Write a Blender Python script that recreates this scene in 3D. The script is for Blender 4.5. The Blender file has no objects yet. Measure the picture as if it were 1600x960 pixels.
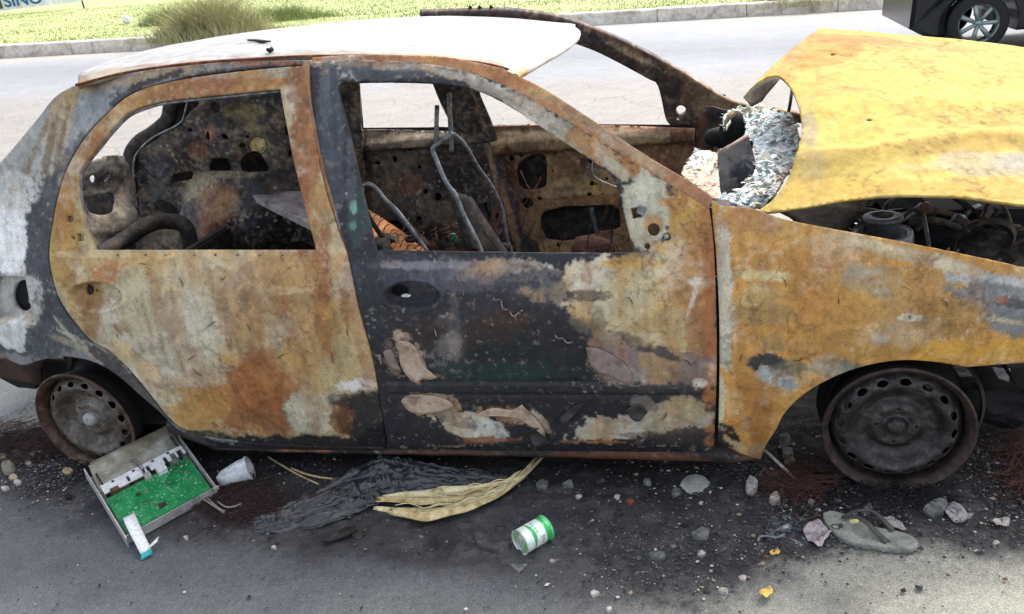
import bpy, bmesh, math, random
import numpy as np
from mathutils import Vector, Matrix, Euler
from mathutils.geometry import delaunay_2d_cdt
random.seed(7)
rng = np.random.default_rng(7)
sc = bpy.context.scene
C = sc.collection
# ------------------------------------------------------------------ camera
CAM = np.array([2.009, -2.014, 1.438])
YAW, PITCH, ROLL, FOC = math.radians(-15.22), math.radians(22.44), math.radians(-7.19), 1322.6
FW = np.array([math.sin(YAW)*math.cos(PITCH), math.cos(YAW)*math.cos(PITCH), -math.sin(PITCH)])
_r = np.cross(FW, [0, 0, 1]); _r /= np.linalg.norm(_r); _u = np.cross(_r, FW)
RT = math.cos(ROLL)*_r + math.sin(ROLL)*_u
UP = -math.sin(ROLL)*_r + math.cos(ROLL)*_u
cd = bpy.data.cameras.new('camera'); cam = bpy.data.objects.new('camera', cd); C.objects.link(cam)
cd.sensor_width = 36; cd.lens = FOC*36/1600; cd.clip_end = 2000; cd.clip_start = 0.05
M = Matrix(((RT[0], UP[0], -FW[0], CAM[0]), (RT[1], UP[1], -FW[1], CAM[1]), (RT[2], UP[2], -FW[2], CAM[2]), (0, 0, 0, 1)))
cam.matrix_world = M
sc.camera = cam
# ------------------------------------------------------------------ light
SUN_EL, SUN_AZ = math.radians(52), math.radians(28)      # azimuth from +Y towards +X
w = bpy.data.worlds.new('World'); sc.world = w; w.use_nodes = True
nt = w.node_tree; bg = nt.nodes['Background']
sky = nt.nodes.new('ShaderNodeTexSky'); sky.sky_type = 'NISHITA'; sky.sun_disc = False
sky.sun_elevation = SUN_EL; sky.sun_rotation = SUN_AZ; sky.dust_density = 4; sky.air_density = 1.0; sky.ozone_density = 1.2
hs = nt.nodes.new('ShaderNodeHueSaturation'); hs.inputs['Saturation'].default_value = .5; nt.links.new(sky.outputs[0], hs.inputs['Color'])
wm = nt.nodes.new('ShaderNodeMix'); wm.data_type = 'RGBA'; wm.blend_type = 'MULTIPLY'; wm.inputs[0].default_value = 1; wm.inputs[7].default_value = (1.03, 1, .985, 1); nt.links.new(hs.outputs[0], wm.inputs[6]); nt.links.new(wm.outputs[2], bg.inputs[0]); bg.inputs[1].default_value = 0.15
sd = bpy.data.lights.new('sun', 'SUN'); so = bpy.data.objects.new('sun', sd); C.objects.link(so)
sd.energy = 1.0; sd.angle = math.radians(11); sd.color = (1, .95, .88)
sv = Vector((math.sin(SUN_AZ)*math.cos(SUN_EL), math.cos(SUN_AZ)*math.cos(SUN_EL), math.sin(SUN_EL)))
so.rotation_euler = sv.to_track_quat('Z', 'Y').to_euler()
sc.view_settings.view_transform = 'Standard'; sc.view_settings.look = 'None'
sc.view_settings.exposure = 1.6; sc.view_settings.gamma = 1
# ------------------------------------------------------------------ numeric helpers
def ray(x, y): return FW + RT*((x-800)/FOC) - UP*((y-480)/FOC)
def at(x, y, Y=None, Z=None, X=None):
    """the point of the place seen at a picture position, on a plane of constant Y, Z or X"""
    d = ray(x, y)
    if Y is not None: t = (Y-CAM[1])/d[1]
    elif Z is not None: t = (Z-CAM[2])/d[2]
    else: t = (X-CAM[0])/d[0]
    return CAM + d*t
def _hash(ix, iy, iz, s):
    h = (ix*374761393 + iy*668265263 + iz*2147483647 + s*1274126177) & 0xffffffff
    h = ((h ^ (h >> 13))*1274126177) & 0xffffffff
    h = ((h ^ (h >> 16))*2246822519) & 0xffffffff
    return ((h ^ (h >> 15)) & 0xffffff)/float(0xffffff)
def vnoise(P, s=0):
    P = np.asarray(P, float); i = np.floor(P).astype(np.int64); f = P-i; f = f*f*(3-2*f)
    o = 0
    for a in (0, 1):
        for b in (0, 1):
            for c in (0, 1):
                wt = (f[:, 0] if a else 1-f[:, 0])*(f[:, 1] if b else 1-f[:, 1])*(f[:, 2] if c else 1-f[:, 2])
                o = o + wt*_hash(i[:, 0]+a, i[:, 1]+b, i[:, 2]+c, s)
    return o
def fbm(P, sc_, octs=4, s=0):
    o = 0; a = .5; t = 0
    for k in range(octs):
        o = o + a*vnoise(np.asarray(P)*sc_*(2.03**k)+17.3*k, s+k*7); t += a; a *= .55
    return o/t*2-1
def lin(c):
    c = np.asarray(c, float)/255.
    return np.where(c <= .04045, c/12.92, ((c+.055)/1.055)**2.4)
def sstep(a, b, x): t = np.clip((x-a)/(b-a), 0, 1); return t*t*(3-2*t)
def spl(xs, ys):
    xs = np.array(xs, float); ys = np.array(ys, float)
    def f(x):
        x = np.asarray(x, float); g = np.interp(x, xs, ys)
        e = (xs[-1]-xs[0])/len(xs)*.25
        return (g+np.interp(x-e, xs, ys)+np.interp(x+e, xs, ys))/3
    return f
def smooth(pts, n=6):
    """closed Catmull-Rom through pts; a third element marks a sharp corner"""
    P = [np.array(p[:2], float) for p in pts]; cr = [len(p) > 2 for p in pts]; N = len(P); out = []
    for i in range(N):
        a, b, c, d = P[i-1], P[i], P[(i+1) % N], P[(i+2) % N]
        if cr[i]: a = b
        if cr[(i+1) % N]: d = c
        for k in range(n):
            t = k/n
            out.append(.5*((2*b)+(c-a)*t+(2*a-5*b+4*c-d)*t*t+(-a+3*b-3*c+d)*t**3))
    return out
def circ(x, y, r, ry=None, n=14, a=0):
    ry = ry or r; ca, sa = math.cos(a), math.sin(a)
    return [(x+r*math.cos(t)*ca-ry*math.sin(t)*sa, y+r*math.cos(t)*sa+ry*math.sin(t)*ca) for t in [2*math.pi*k/n for k in range(n)]]
def inpoly(p, poly):
    x, y = p[:, 0], p[:, 1]; ins = np.zeros(len(p), bool); n = len(poly)
    for i in range(n):
        x1, y1 = poly[i-1]; x2, y2 = poly[i]
        if y1 == y2: continue
        m = ((y1 > y) != (y2 > y)) & (x < (x2-x1)*(y-y1)/(y2-y1)+x1)
        ins ^= m
    return ins
class Surf:
    """a body surface: one coordinate as a function of the two others"""
    def __init__(s, ax, f, lo, hi): s.ax, s.f, s.lo, s.hi = ax, f, lo, hi; s.uv = [i for i in range(3) if i != ax]
    def hit(s, x, y):
        d = ray(x, y); ts = (np.linspace(s.lo, s.hi, 60)-CAM[s.ax])/d[s.ax]
        P = CAM+np.outer(ts, d); g = P[:, s.ax]-s.f(P[:, s.uv[0]], P[:, s.uv[1]])
        k = np.where(np.sign(g[:-1]) != np.sign(g[1:]))[0]
        if len(k) == 0: t = ts[np.argmin(abs(g))]
        else:
            k = k[np.argmin(ts[k])]; a, b = ts[k], ts[k+1]; ga = g[k]
            for _ in range(30):
                m = (a+b)/2; p = CAM+d*m; gm = float(p[s.ax]-s.f(p[s.uv[0]], p[s.uv[1]]))
                if (gm > 0) == (ga > 0): a = m
                else: b = m
            t = (a+b)/2
        return CAM+d*t
    def pos(s, U):
        P = np.zeros((len(U), 3)); P[:, s.uv[0]] = U[:, 0]; P[:, s.uv[1]] = U[:, 1]
        P[:, s.ax] = s.f(U[:, 0], U[:, 1]); return P
# ------------------------------------------------------------------ object helpers
def tag(o, label=None, cat=None, group=None, kind=None):
    if label: o['label'] = label
    if cat: o['category'] = cat
    if group: o['group'] = group
    if kind: o['kind'] = kind
    return o
def empty(name, loc=(0, 0, 0), rz=0):
    o = bpy.data.objects.new(name, None); C.objects.link(o); o.location = [float(v) for v in loc]; o.rotation_euler[2] = rz
    o.empty_display_size = .1; return o
def link(name, me, mat, parent=None, smooth_=True):
    o = bpy.data.objects.new(name, me); C.objects.link(o)
    if mat: me.materials.append(mat)
    if parent:
        o.parent = parent
        bpy.context.view_layer.update()
        o.matrix_parent_inverse = parent.matrix_world.inverted()
    if smooth_: me.polygons.foreach_set('use_smooth', [True]*len(me.polygons))
    return o
def mesh(name, V, F, mat=None, parent=None, smooth_=True, col=None):
    me = bpy.data.meshes.new(name); me.from_pydata([tuple(map(float, v)) for v in V], [], [tuple(map(int, f)) for f in F]); me.update()
    if col is not None: setcol(me, col)
    return link(name, me, mat, parent, smooth_)
def setcol(me, col):
    a = me.color_attributes.new('Col', 'FLOAT_COLOR', 'POINT')
    c = np.ones((len(me.vertices), 4), np.float32); c[:, :3] = col; a.data.foreach_set('color', c.ravel())
def blobs(P, base, items, surf, seed=0, warp=.75, mott=0., grade=0.):
    """stains, rust patches and a few painted highlights that stay on the metal: ellipses in metres with noise-broken edges"""
    U = P[:, surf.uv]; col = np.tile(lin(base), (len(P), 1))
    n1 = fbm(P, 9, 3, seed); n2 = fbm(P, 9, 3, seed+50); n3 = fbm(P, 34, 4, seed+90); n4 = fbm(P, 88, 4, seed+130); n5 = fbm(P, 60, 3, seed+170)
    for k, it in enumerate(items):
        px, py, rx, ry, c = it[:5]; op = it[5] if len(it) > 5 else .9; so_ = it[6] if len(it) > 6 else .35; ang = math.radians(it[7]) if len(it) > 7 else 0
        c0 = surf.hit(px, py)[surf.uv]; ca, sa = math.cos(ang), math.sin(ang)
        e1 = surf.hit(px+8*ca, py+8*sa)[surf.uv]-c0; e2 = surf.hit(px-8*sa, py+8*ca)[surf.uv]-c0
        A = np.column_stack([e1*rx/8, e2*ry/8])
        try: q = np.linalg.solve(A, (U-c0).T)
        except Exception: continue
        rm = min(np.linalg.norm(A[:, 0]), np.linalg.norm(A[:, 1]))
        d0 = np.sqrt(q[0]**2+q[1]**2)
        near_ = np.where(d0 < 2.6)[0]
        if len(near_) == 0: continue
        I = near_; sg = 1 if k % 2 else -1
        wv = warp*(.34*n1[I]*sg+.2*n2[I]+.42*n3[I]*(1 if k % 3 else -1)+.42*n4[I])*min(1.6, max(.6, .05/max(rm, .01)))
        d = d0[I]+wv; sf = so_*(.22 if k % 2 else .5)
        a = op*sstep(1+sf, 1-sf, d)
        if k % 3 == 0: a = a*(1-.55*sstep(.22, .34, n5[I]))           # flaked-off spots inside the patch
        else: a = np.maximum(a, op*.7*sstep(.30, .40, n5[I])*sstep(1.45, 1.1, d))   # islands round it
        col[I] = col[I]*(1-a[:, None])+lin(c)*a[:, None]
        rim = np.exp(-((d-1)/.07)**2)*sstep(.0, .25, n4[I])*.35*op
        rc = lin((206, 200, 182)) if k % 4 == 0 else lin((70, 52, 40))
        if rm > .012: col[I] = col[I]*(1-rim[:, None])+rc*rim[:, None]
    rr_ = sstep(2.1, 2.9, col[:, 0]/(col[:, 1]+1e-4))[:, None]; col = col*(1-rr_+rr_*np.array([.93, 1.13, 1.12])); g = col.mean(1, keepdims=True); col = col*.9+g*.1
    if mott:
        a1 = fbm(P, 5, 3, seed+240); m1 = sstep(.0, .42, n4*.7+n3*.35+a1*.5)*mott; m2_ = sstep(.0, -.35, n3*.4+n5*.4+a1*.5)*mott*1.3; m3 = sstep(.1, .5, fbm(P, 13, 4, seed+200)+.3*n4)*mott*.7
        m2_ = np.clip(m2_, 0, .9); col = col*(1-m2_[:, None])+lin((22, 20, 21))*m2_[:, None]
        col = col*(1-m3[:, None])+lin((70, 76, 86))*m3[:, None]*.9
        m4 = sstep(.1, .5, fbm(P, 9, 4, seed+260)+.25*n4)*mott*.6; col = col*(1-m4[:, None])+lin((96, 66, 46))*m4[:, None]
        col = col*(1-m1[:, None]*.7)+lin((150, 136, 108))*m1[:, None]*.7
    st = fbm(P*np.array([70, 70, 7.]), 1, 3, seed+210)
    lum = col.mean(1)
    if grade:
        lit = sstep(.07, .16, lum)[:, None]
        s2 = sstep(.08, .42, fbm(P*np.array([24, 24, 3.2]), 1, 4, seed+300)+.25*n4)[:, None]*.55*lit*grade; col = col*(1-s2)+lin((150, 98, 54))*s2
        s3 = sstep(.05, .5, fbm(P, 5.5, 4, seed+310)+.2*n3)[:, None]*.5*lit*grade; col = col*(1-s3)+lin((184, 148, 78))*s3
        s4 = sstep(.12, .45, fbm(P, 8, 4, seed+320)+.2*n4)[:, None]*.5*lit*grade; col = col*(1-s4)+lin((200, 196, 180))*s4
        s5 = sstep(.22, .30, fbm(P, 13, 4, seed+330)+.2*n4)[:, None]*.35*lit*grade; col = col*(1-s5)+lin((112, 84, 58))*s5
    lum = col.mean(1)
    ck = sstep(.035, .012, abs(fbm(P, 11, 4, seed+220)))*sstep(.0, .3, fbm(P, 3.5, 2, seed+230))
    m = (1+.18*n3+.20*n4+.26*st)*(1-.38*ck*sstep(.05, .2, lum))
    # small crusts of white ash on the scorched metal
    fl = sstep(.52, .58, n4*.8+.5*n2)*.45; col = col*(1-fl[:, None])+lin((178, 172, 158))*fl[:, None]
    return np.clip(col*m[:, None], 0.003, .95)
def panel(name, surf, outer, holes, mat, parent, step=.008, thick=.012, base=(128, 128, 128), items=(), disp=None, inner=None, seed=0, warp=.75, n=6, uvspace=False, cm=1.0, mott=None):
    """sheet metal: outline and holes cut in a curved surface, with pressed relief and thickness"""
    def cv(lst): return np.array([surf.hit(*p)[surf.uv] if not uvspace else np.array(p) for p in lst])
    O = cv(smooth(outer, n)); H = [cv(h if uvspace else (smooth(h, 3) if (len(h) < 12 or any(len(q) > 2 for q in h)) else h)) for h in holes]
    lo = O.min(0); hi = O.max(0)
    gx = np.arange(lo[0]+step/2, hi[0], step); gy = np.arange(lo[1]+step/2, hi[1], step)
    G = np.array(np.meshgrid(gx, gy)).reshape(2, -1).T
    G = G+rng.uniform(-.12, .12, G.shape)*step
    k = inpoly(G, O)
    for h in H: k &= ~inpoly(G, h)
    G = G[k]
    bd = []; ed = []; s = 0
    for lp in [O]+H:
        R = []
        for i in range(len(lp)):
            a, b = lp[i-1], lp[i]; L = np.linalg.norm(b-a); m = max(1, int(L/step))
            for q in range(m): R.append(a+(b-a)*q/m)
        R = [R[i] for i in range(len(R)) if np.linalg.norm(R[i]-R[i-1]) > 1e-5]
        bd += R; ed += [(s+i, s+(i+1) % len(R)) for i in range(len(R))]; s += len(R)
    bd = np.array(bd)
    # drop grid points that crowd the boundary
    cell = {}
    for p in bd: cell.setdefault((int(p[0]//step), int(p[1]//step)), []).append(p)
    keep = []
    for p in G:
        cx, cy = int(p[0]//step), int(p[1]//step); ok = True
        for a in (-1, 0, 1):
            for b in (-1, 0, 1):
                for q in cell.get((cx+a, cy+b), ()):
                    if (q[0]-p[0])**2+(q[1]-p[1])**2 < (step*.45)**2: ok = False
        if ok: keep.append(p)
    pts = np.vstack([bd, np.array(keep)]) if keep else bd
    V, E_, F, *_ = delaunay_2d_cdt([Vector(p) for p in pts], ed, [], 0, 1e-7)
    V = np.array([tuple(v) for v in V]); F = np.array(F)
    ctr = V[F].mean(1); k = inpoly(ctr, O)
    for h in H: k &= ~inpoly(ctr, h)
    F = F[k]
    P = surf.pos(V)
    P0 = P.copy()
    if disp is not None:
        # displacement along the mean outward normal of the sheet
        P = P+disp(P)
    col = blobs(P, base, items, surf, seed, warp, (.42 if mat is CHARIN else 0) if mott is None else mott, {'rear_quarter_panel': .3, 'front_fender': .55, 'rear_door': .8}.get(name, .8) if mat is RUST else 0.)*cm*(1.9 if mat is CHARIN else 1)
    me = bpy.data.meshes.new(name); me.from_pydata(P.tolist(), [], F.tolist()); me.update(); setcol(me, col)
    o = link(name, me, mat, parent)
    # face outwards (towards -Y / +Z / -X)
    want = {1: (0, -1, 0), 2: (0, 0, 1), 0: (1, 0, 0)}[surf.ax]
    nn = sum((p.normal*p.area for p in me.polygons), Vector())
    if nn.dot(Vector(want)) < 0: me.flip_normals()
    if thick:
        md = o.modifiers.new('thickness', 'SOLIDIFY'); md.thickness = thick; md.offset = -1
        if inner: me.materials.append(inner); md.material_offset = 1; md.material_offset_rim = 0
    return o
def tube(name, pts, r, mat, parent=None, seg=8, col=None, closed=False):
    P = [np.array(p, float) for p in pts]; N = len(P); R = r if hasattr(r, '__len__') else [r]*N
    V = []; F = []; up = np.array([.13, .21, 1.])
    for i in range(N):
        t = P[min(i+1, N-1)]-P[max(i-1, 0)]; t = t/(np.linalg.norm(t)+1e-9)
        a = np.cross(t, up)
        if np.linalg.norm(a) < .1: a = np.cross(t, [1, 0, 0])
        a /= np.linalg.norm(a); b = np.cross(t, a)
        for k in range(seg):
            th = 2*math.pi*k/seg; V.append(P[i]+R[i]*(a*math.cos(th)+b*math.sin(th)))
    for i in range(N-1):
        for k in range(seg):
            F.append((i*seg+k, i*seg+(k+1) % seg, (i+1)*seg+(k+1) % seg, (i+1)*seg+k))
    F.append(tuple(range(seg-1, -1, -1))); F.append(tuple((N-1)*seg+k for k in range(seg)))
    return mesh(name, V, F, mat, parent)
def crv(pts, n=6):
    P = [np.array(p, float) for p in pts]; P = [2*P[0]-P[1]]+P+[2*P[-1]-P[-2]]; out = []
    for i in range(1, len(P)-2):
        a, b, c, d = P[i-1:i+3]
        for k in range(n):
            t = k/n; out.append(.5*((2*b)+(c-a)*t+(2*a-5*b+4*c-d)*t*t+(-a+3*b-3*c+d)*t**3))
    out.append(P[-2]); return out
def box(name, c, s, mat, parent=None, rot=(0, 0, 0), bev=.003, jit=0):
    bm = bmesh.new(); bmesh.ops.create_cube(bm, size=1)
    for v in bm.verts: v.co = Vector((v.co.x*s[0], v.co.y*s[1], v.co.z*s[2]))
    if bev: bmesh.ops.bevel(bm, geom=bm.edges[:], offset=min(bev, min(s)*.3), segments=2, affect='EDGES')
    if jit:
        for v in bm.verts: v.co += Vector([random.uniform(-jit, jit) for _ in range(3)])
    bm.transform(Matrix.Translation([float(v) for v in c]) @ Euler(rot).to_matrix().to_4x4())
    me = bpy.data.meshes.new(name); bm.to_mesh(me); bm.free()
    return link(name, me, mat, parent, False)
def lathe(name, prof, mat, parent=None, c=(0, 0, 0), axis='Y', seg=64, rot=None, close=False, arc=None):
    """prof: (radius, along) pairs turned about an axis through c"""
    V = []; F = []; N = len(prof); full = arc is None; a0, a1 = arc or (0, 2*math.pi); S = seg if full else seg+1
    for k in range(S):
        th = a0+(a1-a0)*k/seg
        for (r, h) in prof:
            v = {'Y': (r*math.cos(th), h, r*math.sin(th)), 'Z': (r*math.cos(th), r*math.sin(th), h), 'X': (h, r*math.cos(th), r*math.sin(th))}[axis]
            V.append(Vector(v))
    for k in range(seg):
        k2 = (k+1) % S
        for j in range(N-1): F.append((k*N+j, k*N+j+1, k2*N+j+1, k2*N+j))
    m = Matrix.Translation([float(v) for v in c]) @ (rot.to_4x4() if rot else Matrix())
    return mesh(name, [m @ v for v in V], F, mat, parent)
# ------------------------------------------------------------------ materials
def newmat(name):
    m = bpy.data.materials.new(name); m.use_nodes = True; return m, m.node_tree, m.node_tree.nodes['Principled BSDF']
def N_(nt, typ, **kw):
    n = nt.nodes.new(typ)
    for k, v in kw.items(): setattr(n, k, v)
    return n
def noise(nt, scale, det=6, rough=.6, dist=0):
    tc = N_(nt, 'ShaderNodeTexCoord'); n = N_(nt, 'ShaderNodeTexNoise')
    n.inputs['Scale'].default_value = scale; n.inputs['Detail'].default_value = det; n.inputs['Roughness'].default_value = rough; n.inputs['Distortion'].default_value = dist
    nt.links.new(tc.outputs['Object'], n.inputs['Vector']); return n
def ramp(nt, src, stops):
    r = N_(nt, 'ShaderNodeValToRGB'); e = r.color_ramp.elements
    while len(e) < len(stops): e.new(.5)
    for i, (p, c) in enumerate(stops): e[i].position = p; e[i].color = (*c, 1) if len(c) == 3 else c
    nt.links.new(src, r.inputs[0]); return r
def mixc(nt, a, b, f, mode='MIX'):
    m = N_(nt, 'ShaderNodeMix', data_type='RGBA', blend_type=mode)
    for s, v in ((m.inputs[6], a), (m.inputs[7], b), (m.inputs[0], f)):
        if hasattr(v, 'is_output') or isinstance(v, bpy.types.NodeSocket): nt.links.new(v, s)
        elif isinstance(v, (int, float)): s.default_value = v
        else: s.default_value = (*v, 1)
    return m.outputs[2]
def bump(nt, b, src, dist, strength=1.0, prev=None):
    n = N_(nt, 'ShaderNodeBump'); n.inputs['Distance'].default_value = dist; n.inputs['Strength'].default_value = strength
    nt.links.new(src, n.inputs['Height'])
    if prev: nt.links.new(prev, n.inputs['Normal'])
    nt.links.new(n.outputs[0], b.inputs['Normal']); return n.outputs[0]
def attr_mat(name, rough=(.5, .85), dark=(.03, .02, .015), darkamt=.35, light=(.5, .42, .3), lightamt=.35, sc1=45, sc2=260, bd=.0015, metal=0., spec=.4):
    m, nt, b = newmat(name)
    at_ = N_(nt, 'ShaderNodeAttribute', attribute_name='Col'); c = at_.outputs['Color']
    n1 = noise(nt, sc1, 8, .72, .6); n2 = noise(nt, sc2, 5, .7); n3 = noise(nt, sc1*.33, 6, .7, 1.2)
    c = mixc(nt, c, ramp(nt, n3.outputs[0], [(.3, (.62, .56, .5)), (.5, (1, 1, 1)), (.72, (1.28, 1.2, 1.06))]).outputs[0], .75, 'MULTIPLY')
    k1 = ramp(nt, n1.outputs[0], [(.57, (0, 0, 0)), (.60, (1, 1, 1))])
    mm = N_(nt, 'ShaderNodeMath', operation='MULTIPLY'); nt.links.new(k1.outputs[0], mm.inputs[0]); mm.inputs[1].default_value = darkamt
    c = mixc(nt, c, mixc(nt, c, dark, .75), mm.outputs[0])
    k2 = ramp(nt, n1.outputs[0], [(.38, (1, 1, 1)), (.41, (0, 0, 0))])
    mm = N_(nt, 'ShaderNodeMath', operation='MULTIPLY'); nt.links.new(k2.outputs[0], mm.inputs[0]); mm.inputs[1].default_value = lightamt
    c = mixc(nt, c, mixc(nt, c, light, .55), mm.outputs[0])
    c = mixc(nt, c, ramp(nt, n2.outputs[0], [(.3, (.5, .47, .44)), (.44, (.95, .95, .95)), (.56, (1.05, 1.05, 1.05)), (.72, (1.6, 1.58, 1.52))]).outputs[0], .8, 'MULTIPLY')
    nt.links.new(c, b.inputs['Base Color'])
    rr = ramp(nt, n1.outputs[0], [(.3, (rough[0],)*3), (.7, (rough[1],)*3)]); nt.links.new(rr.outputs[0], b.inputs['Roughness'])
    b.inputs['Metallic'].default_value = metal; b.inputs['Specular IOR Level'].default_value = spec
    p = bump(nt, b, n1.outputs[0], bd*1.5, .8); bump(nt, b, n2.outputs[0], bd*.5, .8, p)
    return m
def mat(name, c1, c2=None, scale=40, rough=.7, metal=0., bd=.001, spots=None, spec=.4, c3=None, det=7):
    m, nt, b = newmat(name); c1 = lin(c1); c2 = lin(c2) if c2 is not None else c1*.5
    n1 = noise(nt, scale, det, .68, .5); n2 = noise(nt, scale*5, 4, .7)
    st = [(.32, tuple(c2)), (.62, tuple(c1))]
    if c3 is not None: st = [(.32, tuple(c2)), (.5, tuple(c1)), (.66, tuple(lin(c3)))]
    c = ramp(nt, n1.outputs[0], st).outputs[0]
    c = mixc(nt, c, ramp(nt, n2.outputs[0], [(.3, (.7, .7, .7)), (.7, (1.25, 1.25, 1.25))]).outputs[0], .8, 'MULTIPLY')
    nt.links.new(c, b.inputs['Base Color']); b.inputs['Roughness'].default_value = rough; b.inputs['Metallic'].default_value = metal
    b.inputs['Specular IOR Level'].default_value = spec
    if bd: p = bump(nt, b, n1.outputs[0], bd*1.5, .8); bump(nt, b, n2.outputs[0], bd*.5, .8, p)
    return m
RUST = attr_mat('burnt_paint')
ROOFM = attr_mat('scorched_roof_paint', rough=(.35, .6), darkamt=.08, lightamt=.1, light=(.8, .8, .78), sc1=18, bd=.0008)
BONM = attr_mat('yellow_oxide_paint', spec=.15, rough=(.7, .9), darkamt=.03, lightamt=.10, light=(.85, .7, .35), sc1=22, bd=.0008)
CHAR = mat('charred_steel', (44, 40, 38), (20, 18, 18), 22, .8, 0, .002, c3=(84, 70, 56))
CHARIN = attr_mat('charred_inner_steel', rough=(.55, .9), darkamt=.6, light=(.3, .25, .18), lightamt=.45, sc1=30, sc2=160, bd=.003)
BLACKM = mat('soot_black', (26, 25, 26), (10, 10, 11), 30, .85, 0, .001)
RIMD = mat('sooty_wheel_steel', (50, 49, 50), (26, 25, 26), 30, .5, .3, .001, c3=(84, 80, 76))
RIMR = mat('rusty_wheel_lip', (78, 58, 50), (42, 34, 31), 26, .65, .25, .001, c3=(106, 88, 76))
RIMF = mat('sooty_wheel_lip', (52, 42, 39), (28, 25, 24), 26, .6, .25, .001, c3=(80, 62, 54))
RIMG = mat('grey_brown_wheel_disc', (94, 86, 76), (48, 43, 39), 22, .55, .3, .001, c3=(120, 116, 110))
RSTM = mat('dark_red_rust', (98, 56, 36), (46, 28, 22), 30, .85, 0, .0015, c3=(140, 92, 56))
STEEL = mat('scorched_grey_steel', (120, 122, 124), (58, 56, 56), 30, .5, .5, .001, c3=(160, 160, 158))
# ------------------------------------------------------------------ ground
def hgt(x, y):
    x = np.asarray(x, float); y = np.asarray(y, float)
    return .058*np.clip(2.4-x, -3, 40)*sstep(1.8, 9, y)
GS = Surf(2, lambda x, y: hgt(x, y), -3, 1.4)
def groundhit(x, y):
    d = ray(x, y); t = .5
    ts = np.geomspace(1, 400, 3000); P = CAM+np.outer(ts, d); g = P[:, 2]-hgt(P[:, 0], P[:, 1])
    k = np.where(g < 0)[0]
    return P[k[0]] if len(k) else P[-1]
def gaxis(a, b, st, lo, hi, gr=1.12):
    m = list(np.arange(a, b, st)); s = st; v = a; L = []
    while v > lo: s *= gr; v -= s; L.append(v)
    s = st; v = m[-1]; R = []
    while v < hi: s *= gr; v += s; R.append(v)
    return np.array(L[::-1]+m+R)
gx = gaxis(-1.0, 3.9, .012, -160, 160); gy = gaxis(-.85, 2.3, .012, -60, 260, 1.10)
X, Y = np.meshgrid(gx, gy); P = np.column_stack([X.ravel(), Y.ravel(), np.zeros(X.size)])
hz = hgt(P[:, 0], P[:, 1])
near = sstep(-1.6, -.9, P[:, 0])*sstep(4.5, 3.8, P[:, 0])*sstep(2.6, 1.9, P[:, 1])*sstep(-1.2, -.8, P[:, 1])
nA = fbm(P, 2.2, 4, 3); nB = fbm(P, 11, 4, 5); nC = fbm(P, 45, 3, 8)
# soot and ash zone, its edge wandering
edge = np.interp(P[:, 0], [-1.5, -.4, .2, .6, 1.2, 1.7, 2.0, 2.25, 2.6, 3.2, 4], [-.1, -.14, -.30, -.38, -.42, -.46, -.44, -.24, -.20, -.17, -.2])
soot = sstep(-.07, .09, P[:, 1]-edge+.15*nA+.08*nB+.05*nC)*sstep(2.3, 1.6, P[:, 1]+.3*nA)*sstep(-.75, -.35, P[:, 0]+.15*nA)*sstep(4.4, 3.6, P[:, 0])
deep = sstep(-.12, .05, P[:, 1]+.04*nB)*soot
left = sstep(2.25, 1.6, P[:, 0]+.3*nA)
concr = lin((146, 146, 135))*(1-left[:, None])+lin((90, 93, 95))*left[:, None]
sootc = lin((56, 56, 58)); deepc = lin((33, 31, 32))
far = sstep(1.9, 3.2, P[:, 1]+.2*nA)
roadc = lin((132, 136, 141)); crk = lin((133, 131, 127))
rd = crk*(sstep(8.2, 6.8, P[:, 1]+.5*nA)[:, None])+roadc*(sstep(6.8, 8.2, P[:, 1]+.5*nA)[:, None])
stripe = np.exp(-((P[:, 1]-9.6-.2*nA)/1.1)**2)
rd = rd*(1-.22*stripe[:, None])
col = concr*(1+.22*nA[:, None]*.6+.18*nB[:, None])
lite = (sstep(.05, .45, fbm(P, 3.1, 3, 40)+.3*nC)*.45+sstep(.15, .4, fbm(P, 16, 4, 41))*.4)*soot*(1-.6*deep); dk2 = sstep(.05, .4, fbm(P, 7, 4, 43)+.3*nC)*.6*soot
col = col*(1-soot[:, None])+(sootc*(1-deep[:, None])+deepc*deep[:, None])*(1+.35*nB[:, None]+.35*nC[:, None])*soot[:, None]
col = col*(1-lite[:, None])+lin((92, 92, 92))*lite[:, None]; col = col*(1-dk2[:, None])+lin((26, 25, 26))*dk2[:, None]
# oily darker smudges on the bare slab
smg = sstep(.35, .7, fbm(P, 5, 3, 60))*(1-soot)*.45
col = col*(1-smg[:, None])+lin((70, 72, 74))*smg[:, None]
col = col*(1-far[:, None])+rd*far[:, None]*(1+.06*nA[:, None])
# pale dust beyond the kerb foot
KP = [groundhit(*q) for q in ((0, 92), (130, 84), (265, 77), (960, 40), (1190, 24))]
cf = np.polyfit([p[0] for p in KP], [p[1] for p in KP], 1)
dk = cf[0]*P[:, 0]+cf[1]-P[:, 1]; dm = (sstep(1.6, .3, dk+.4*nA)*sstep(-.4, 0, dk)*far*.7)[:, None]; col = col*(1-dm)+lin((158, 152, 140))*dm
rimdip = sum(np.exp(-((P[:, 0]-q)**2+(P[:, 1]-.1)**2)/.06) for q in (0., 2.443))
hz = hz-.012*rimdip+near*(soot*(.005*nB+.006*nC+.005*abs(fbm(P, 70, 2, 44))+.003)+.0008*nC)
V = np.column_stack([P[:, 0], P[:, 1], hz]); nx, ny = len(gx), len(gy)
idx = np.arange(nx*ny).reshape(ny, nx); F = np.stack([idx[:-1, :-1], idx[:-1, 1:], idx[1:, 1:], idx[1:, :-1]], -1).reshape(-1, 4)
GM, nt, b = newmat('ash_strewn_asphalt')
at_ = N_(nt, 'ShaderNodeAttribute', attribute_name='Col'); c = at_.outputs['Color']
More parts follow.
